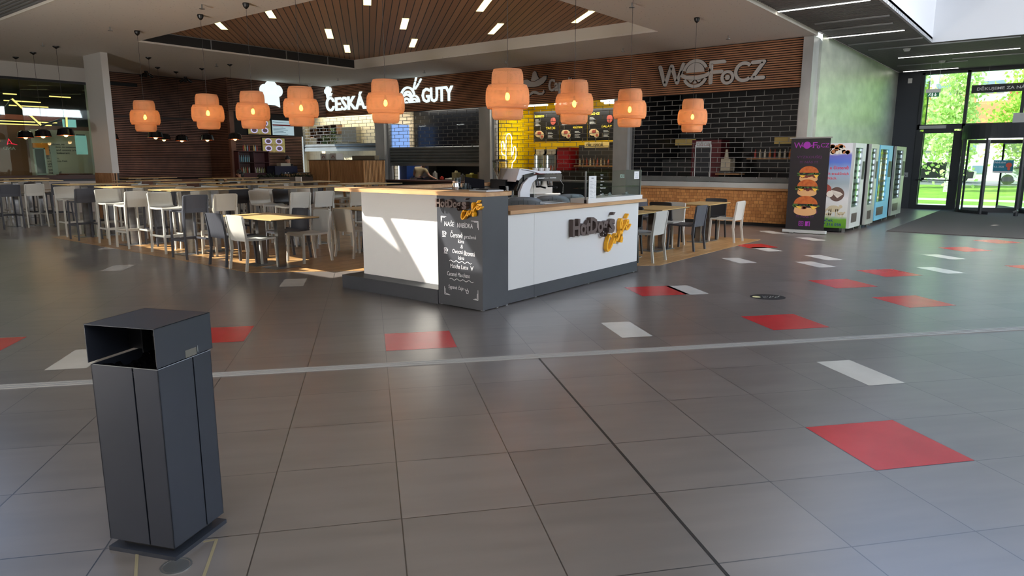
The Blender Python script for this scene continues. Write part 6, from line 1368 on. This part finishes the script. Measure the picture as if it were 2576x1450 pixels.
def tree(x, y, h, rx, z0, n, cols, label, name='tree', birch=False, seed=1):
    rr = random.Random(seed); r = thing(name, label, 'tree', (x, y, 0))
    b = MB(); b.tube([(x, y, -.1), (x + .1, y, h * .4), (x, y + .15, h * .8)], [.18 if birch else .3, .13, .05], 10)
    for k in range(9): a = rr.uniform(0, 6.28); z = h * rr.uniform(.3, .7); b.tube([(x, y, z), (x + rx * .6 * math.cos(a), y + rx * .6 * math.sin(a), z + h * .15)], [.06, .02], 6)
    b.build('trunk', noisy('birch_bark', (214, 210, 202), (120, 116, 110), (1, 1, 3), 6, .8) if birch else mat('bark', (86, 70, 56), .9), r)
    b = MB(); cl = []
    for k in range(46):
        u = Vector((rr.gauss(0, 1), rr.gauss(0, 1), rr.gauss(0, 1))).normalized() * (rr.random() ** .4); cl.append(Vector((x + u.x * rx, y + u.y * rx, z0 + (h - z0) / 2 + u.z * (h - z0) / 2)))
    for k in range(n):
        c_ = rr.choice(cl); s_ = rx * .24; q = c_ + Vector((rr.gauss(0, s_), rr.gauss(0, s_), rr.gauss(0, s_) - (abs(rr.gauss(0, .9)) if birch else 0)))
        a = Vector((rr.gauss(0, 1), rr.gauss(0, 1), rr.gauss(0, 1))).normalized() * .13; d_ = a.cross(Vector((rr.gauss(0, 1), rr.gauss(0, 1), rr.gauss(0, 1)))).normalized() * .09
        b.mi = rr.randrange(2); b.add([q - a, q + d_, q + a, q - d_], [(0, 1, 2, 3)])
    ms_ = []
    for k, c_ in enumerate(cols):
        m_ = mat('leaf_%d_%d_%d' % c_, c_, .6)
        if not any(n_.type == 'BSDF_TRANSLUCENT' for n_ in m_.node_tree.nodes):
            tr = N(m_, 'ShaderNodeBsdfTranslucent'); tr.inputs[0].default_value = lin(tuple(min(255, int(v * 1.1)) for v in c_)); mx = N(m_, 'ShaderNodeMixShader'); mx.inputs[0].default_value = .5
            ou = [n_ for n_ in m_.node_tree.nodes if n_.type == 'OUTPUT_MATERIAL'][0]; Lk(m_, bs(m_).outputs[0], mx.inputs[1]); Lk(m_, tr.outputs[0], mx.inputs[2]); Lk(m_, mx.outputs[0], ou.inputs[0])
        ms_.append(m_)
    b.build('foliage', ms_, r)
tree(44, 5.0, 7.4, 1.1, 1.8, 2600, [(206, 220, 160), (186, 208, 136)], 'slender birch with white trunk on the lawn outside the side door', 'birch_tree', True, 3)
tree(47, 7.4, 8.0, 1.2, 1.8, 2600, [(206, 220, 160), (186, 208, 136)], 'hanging birch outside the left edge of the glazing', 'birch_tree', True, 4)
tree(52, 1.3, 6.6, 2.3, 1.6, 9000, [(196, 216, 110), (172, 200, 90)], 'broad bright green tree beyond the hanging sign', 'round_tree', False, 5)
tree(50, -4.4, 8.2, 2.9, 1.4, 12000, [(196, 216, 110), (172, 200, 90)], 'broad bright green tree right of the revolving door', 'round_tree', False, 6)
tree(50, -12, 8.6, 3.8, 1.4, 9000, [(196, 216, 110), (172, 200, 90)], 'broad green tree far to the right outside the glazed wall', 'round_tree', False, 7)
tree(62.0, 12.0, 3.6, 1.6, 1.0, 3000, [(130, 160, 70), (108, 140, 60)], 'bushy tree behind the birches in front of the pale building', 'round_tree', False, 8)
t = thing('glass_vestibule', 'green-tinted glass side screen standing outside the door', 'glass screen', (27.6, 3.9, 0)); MB().box(26.75, 28.6, 4.12, 4.14, 0, 4.3).build('pane', glass('green_glass', (168, 208, 150), 1.5), t)
for x in (26.75, 28.6): MB().box(x, x + .03, 4.1, 4.16, 0, 4.3).build('frame', frame_m, t)

# ------------------------------------------------------------ people
def skin(name, chains, m, parent, sub=2):
    vs = []; es = []; rs = []; idx = {}
    for ch in chains:
        last = None
        for (p, r_) in ch:
            k = tuple(round(c, 4) for c in p)
            if k not in idx: idx[k] = len(vs); vs.append(k); rs.append(r_)
            if last is not None and last != idx[k]: es.append((last, idx[k]))
            last = idx[k]
    me = bpy.data.meshes.new('s'); me.from_pydata(vs, es, []); ob = bpy.data.objects.new('s', me); COL.objects.link(ob)
    md = ob.modifiers.new('skin', 'SKIN'); md.use_smooth_shade = True
    for i, v in enumerate(me.skin_vertices[0].data):
        r_ = rs[i]; v.radius = r_ if hasattr(r_, '__len__') else (r_, r_); v.use_root = (i == 0)
    ss = ob.modifiers.new('sub', 'SUBSURF'); ss.levels = sub; ss.render_levels = sub
    bpy.context.view_layer.update(); ev = ob.evaluated_get(bpy.context.evaluated_depsgraph_get()); em_ = ev.to_mesh()
    b = MB(); b.smooth = True; b.add([tuple(v.co) for v in em_.vertices], [tuple(p.vertices) for p in em_.polygons]); ev.to_mesh_clear(); bpy.data.objects.remove(ob)
    return b.build(name, m, parent)
skinm = mat('skin', (196, 148, 124), .55); hair_b = mat('hair_brown', (88, 58, 42), .6); hair_k = mat('hair_black', (26, 22, 22), .5)
def V3(p): return Vector(p)
def hand(w_, d, up):                                   # chains for palm, four fingers and thumb
    w_ = V3(w_); d = V3(d).normalized(); s_ = d.cross(V3(up)).normalized(); n_ = s_.cross(d)
    pc = w_ + d * .05; out = [[(tuple(w_), .026), (tuple(pc), (.034, .018))]]
    for k, (o_, l_) in enumerate([(-.03, .055), (-.01, .07), (.01, .066), (.03, .05)]):
        b0 = pc + d * .03 + s_ * o_; out.append([(tuple(pc), (.034, .018)), (tuple(b0), .010), (tuple(b0 + d * l_ * .5 - n_ * .006), .009), (tuple(b0 + d * l_ - n_ * .02), .0075)])
    th = w_ + d * .03 - s_ * .035; out.append([(tuple(pc), (.034, .018)), (tuple(th), .012), (tuple(th + d * .03 - s_ * .02), .010), (tuple(th + d * .055 - s_ * .022), .008)])
    return out
def person(label, base, J, shirt, trousers, hairm, hair_parts, extras=None):
    base = V3(base); A = lambda p: tuple(base + V3(p)); r = thing('person', label, 'person', tuple(base)); r['_o'] = (0, 0, 0)
    ro = base; r.location = base; r['_o'] = tuple(base)
    P_, C_, N_, Hd = J['pelvis'], J['chest'], J['neck'], J['head']
    ch = [[(A(P_), (.15, .12)), (A([(a + b_) / 2 for a, b_ in zip(P_, C_)]), (.13, .10)), (A(C_), (.16, .11)), (A(N_), .055), (A([(a + b_) / 2 for a, b_ in zip(N_, Hd)]), .065), (A(Hd), (.085, .10))]]
    hd = V3(Hd); up_ = (V3(Hd) - V3(N_)).normalized(); ch[0].append((A(tuple(hd + up_ * .09)), (.07, .08)))
    for s_ in 'lr':
        sh, el, wr = J['sh' + s_], J['el' + s_], J['wr' + s_]
        ch.append([(A(C_), (.16, .11)), (A(sh), .055), (A(el), .042), (A(wr), .026)]); ch += [[(A(p), q) for p, q in c_] for c_ in hand(wr, J['hd' + s_], J.get('hu' + s_, (0, 0, 1)))]
        hp_, kn, an = J['hp' + s_], J['kn' + s_], J['an' + s_]; ft = tuple(V3(an) + V3(J['face']) * .16 + V3((0, 0, -.04)))
        ch.append([(A(P_), (.15, .12)), (A(hp_), .085), (A(kn), .058), (A(an), .040), (A(ft), .03)])
    skin('body', ch, skinm, r)
    k_ = 1.13
    ch = [[(A(P_), (.165, .135)), (A([(a + b_) / 2 for a, b_ in zip(P_, C_)]), (.145, .115)), (A(C_), (.175, .125)), (A([a * .6 + b_ * .4 for a, b_ in zip(N_, C_)]), .08)]]
    for s_ in 'lr':
        sh, el = J['sh' + s_], J['el' + s_]; m_ = [a * .35 + b_ * .65 for a, b_ in zip(sh, el)]; ch.append([(A(C_), (.175, .125)), (A(sh), .07), (A(m_), .056)])
    skin('shirt', ch, shirt, r)
    ch = []
    for s_ in 'lr': hp_, kn, an = J['hp' + s_], J['kn' + s_], J['an' + s_]; ch.append([(A(P_), (.16, .13)), (A(hp_), .10), (A(kn), .07), (A(an), .052)])
    skin('trousers', ch, trousers, r)
    b = MB(); b.smooth = True; h = base + hd + up_ * .02; f_ = V3(J['look']).normalized(); back = -f_
    c_ = h + back * .022 + up_ * .035; b.ball(c_, (.092, .092, .10), 16, 10)
    for p, q in hair_parts: b.ball(tuple(h + V3(p)), q, 12, 8)
    b.build('hair', hairm, r)
    side = f_.cross(up_).normalized()
    for s_ in (-1, 1):
        MB().ball(tuple(h + f_ * .086 + side * (.032 * s_) + up_ * .01), .011, 8, 6).build('eye', mat('eye_dark', (40, 34, 32), .2), r); MB().ball(tuple(h + side * .088 * s_), (.012, .02, .028), 8, 6).build('ear', skinm, r)
    MB().ball(tuple(h + f_ * .10 - up_ * .018), (.014, .014, .02), 8, 6).build('nose', skinm, r); MB().ball(tuple(h + f_ * .086 - up_ * .05), (.022, .012, .006), 8, 6).build('mouth', mat('lips', (160, 90, 86), .5), r)
    if extras: extras(r, base)
    return r
def apron(r, base):
    b = MB(); b.tube([tuple(base + V3((.15 * math.cos(a) - .01, .185 * math.sin(a), 1.0 + .02 * math.cos(a)))) for a in [R(q) for q in range(0, 361, 20)]], .012, 6, False); b.build('apron_belt', mat('belt_navy', (38, 42, 58), .7), r)
person('kitchen worker in a beige top and dark belt bending over the back counter', (17.62, 18.35, 0),
       dict(pelvis=(0, 0, .92), chest=(.10, -.12, 1.22), neck=(.15, -.22, 1.38), head=(.19, -.30, 1.47), look=(.5, -.6, -.5), face=(1, -.3, 0),
            shl=(.04, .07, 1.30), ell=(.08, .22, 1.05), wrl=(.25, .18, .98), hdl=(1, -.2, -.1), shr=(.14, -.30, 1.27), elr=(.20, -.46, 1.03), wrr=(.28, -.60, .95), hdr=(.5, -.6, -.2),
            hpl=(0, .10, .86), knl=(.03, .11, .48), anl=(0, .12, .09), hpr=(0, -.10, .86), knr=(.03, -.11, .48), anr=(0, -.12, .09)),
       mat('shirt_beige', (176, 160, 128), .8), mat('trousers_dark', (40, 38, 40), .8), hair_b, [((-.07, .06, -.02), (.05, .05, .07)), ((-.10, .08, -.10), (.03, .03, .09))], apron)
person('standing cashier in black behind the slatted cash desk', (15.0, 22.25, 0),
       dict(pelvis=(0, 0, .95), chest=(-.02, 0, 1.30), neck=(-.02, 0, 1.48), head=(-.05, -.01, 1.585), look=(-1, -.3, -.3), face=(-1, 0, 0),
            shl=(-.02, .19, 1.40), ell=(-.05, .24, 1.14), wrl=(-.28, .16, 1.12), hdl=(-1, -.2, 0), shr=(-.02, -.19, 1.40), elr=(-.05, -.24, 1.14), wrr=(-.28, -.14, 1.12), hdr=(-1, .2, 0),
            hpl=(0, .09, .9), knl=(-.02, .10, .5), anl=(0, .1, .09), hpr=(0, -.09, .9), knr=(-.02, -.1, .5), anr=(0, -.1, .09)),
       mat('shirt_black', (26, 26, 30), .8), mat('trousers_dark', (40, 38, 40), .8), hair_k, [((0, 0, .11), (.05, .05, .045))])
person('seated guest in black with one hand raised at a far table', (12.0, 20.35, 0),
       dict(pelvis=(0, 0, .52), chest=(-.02, .03, .86), neck=(-.02, .04, 1.04), head=(-.05, .06, 1.15), look=(-.6, .8, -.1), face=(-.6, .8, 0),
            shl=(-.16, -.06, .97), ell=(-.24, .18, .78), wrl=(-.30, .40, .92), hdl=(-.2, .5, .8), shr=(.14, .10, .97), elr=(.12, .30, .76), wrr=(-.04, .42, .80), hdr=(-.8, .5, 0),
            hpl=(-.08, -.05, .5), knl=(-.34, .30, .5), anl=(-.34, .30, .09), hpr=(.08, .05, .5), knr=(-.14, .42, .5), anr=(-.14, .42, .09)),
       mat('shirt_black', (26, 26, 30), .8), mat('trousers_black', (24, 24, 26), .8), hair_k, [((.06, -.04, -.05), (.07, .07, .10))])
seat('stool', 'd', 12.05, 20.3, 40)['label'] = 'dark grey stool under the seated guest in black'

# ------------------------------------------------------------ dim interior of the closed right-hand stall and small extras
t = thing('drinks_cooler', 'dark red drinks cooler with a white glowing header inside the dark right-hand stall', 'fridge', (18.9, 7.9, 0))
MB().box(18.6, 19.2, 7.48, 8.32, 0, 2.13).build('body', mat('cooler_wine', (88, 18, 30), .4), t)
MB().box(18.585, 18.6, 7.76, 8.19, .4, 1.93).build('glass_front', mat('cooler_glass', (64, 66, 70), .12), t)
MB().box(18.58, 18.6, 7.76, 8.19, 1.93, 2.09).build('header', emis('header_white', (200, 198, 196), .35), t)
text('Coca-Cola', w=.36, h=.10, d=.003, shear=.3).xf(fmx(18.578, 8.16, 1.96)).build('lettering', mat('print_red', (120, 50, 44), .6), t)
for y in (7.75, 8.2): MB().box(18.57, 18.585, y - .01, y + .01, .4, 2.0).build('edge_light', emis('header_white', (200, 198, 196), .35), t)
tag(MB().box(18.85, 19.1, 5.4, 6.85, 1.60, 1.63).build('wall_shelf', wood_oak_y), 'narrow light wooden shelf with bottles at the right of the dark stall', 'shelf')
bottles(19.0, [5.5 + .13 * k for k in range(10)], 1.63, .25, [(200, 190, 160), (170, 60, 50), (210, 120, 60), (220, 215, 200)], 'sauce bottle on the shelf of the dark stall', 'shelf bottles', 'bottles in the dark stall')
tag(MB().box(19.0, 20.1, 8.45, 9.4, 0, 1.6).build('kitchen_unit', mat('kitchen_unit_grey', (62, 64, 64), .4, .4)), 'grey kitchen unit at the left of the dark stall', 'kitchen unit')
pn = [tag(MB().box(19.8, 19.84, a, b, 2.02, 2.2).build('lit_panel', mat('cream_board', (236, 208, 128), .6)), '', 'panel', 'cream panels in the dark stall') for a, b in ((8.75, 9.4), (5.5, 6.45))]
left_to_right(pn, 'cream panel high on the back wall of the dark stall', 'panels')
t = thing('soft_serve_machine', 'pale counter-top machine right of the dark red cooler', 'machine', (18.5, 7.3, 0)); MB().box(18.35, 18.8, 7.1, 7.4, 0, 1.3).build('stand', black_m, t); b = MB(); b.box(18.4, 18.75, 7.12, 7.38, 1.3, 1.62); b.tube([(18.45, 7.25, 1.62), (18.45, 7.25, 1.86)], [.06, .03], 10); b.build('body', mat('machine_cream', (190, 182, 160), .4), t)
tag(MB().box(18.1, 18.5, 6.75, 7.4, 1.2, 1.23).build('cutting_board', wood_oak_y), 'small wooden board on the counter of the dark stall', 'board')
light('stall_dark_light', 'AREA', (17.9, 7.2, 3.5), 8, (1, .93, .82), shape='RECTANGLE', size=.5, size_y=3.5)
t = thing('table_card', 'small white card holder standing on a far high table before the slatted cabinets', 'card', (9.75, 13.9, 1.09)); MB().box(9.6, 9.62, 13.8, 14.02, 1.09, 1.2).build('card', white_pl, t)
t = thing('dome_camera', 'tiny dome camera under the ceiling near the inner corner of the brown wall', 'camera', (15.9, 22.0, 4.22)); MB().lathe([(0, 0), (.06, .02), (.08, .07), (.08, .1), (0, .1)], 18, (15.9, 22.0, 4.22)).build('dome', white_pl, t)
tag(MB().box(13.0, 15.1, 21.0, 21.14, 0, 1.02).build('planter_box', mat('planter_brown', (70, 56, 46), .6)), 'long low brown planter in front of the drinks cabinet', 'planter')
rr = random.Random(12); b = MB()
for k in range(500):
    c_ = Vector((rr.uniform(13.0, 15.1), 21.07 + rr.uniform(-.08, .08), 1.0 + abs(rr.gauss(0, .06)))); a = Vector((rr.uniform(-1, 1), rr.uniform(-1, 1), rr.uniform(-.2, 1))).normalized() * .06; d_ = a.cross(Vector((rr.uniform(-1, 1), rr.uniform(-1, 1), 1))).normalized() * .015
    b.add([c_ - a, c_ + d_, c_ + a, c_ - d_], [(0, 1, 2, 3)])
tag(b.build('planter_foliage', mat('dark_foliage', (38, 48, 30), .7)), 'dark leafy plants growing in the long brown planter', 'plants', kind='stuff')
# ------------------------------------------------------------ tidy up
for o in bpy.data.objects:
    if '_o' in o: del o['_o']
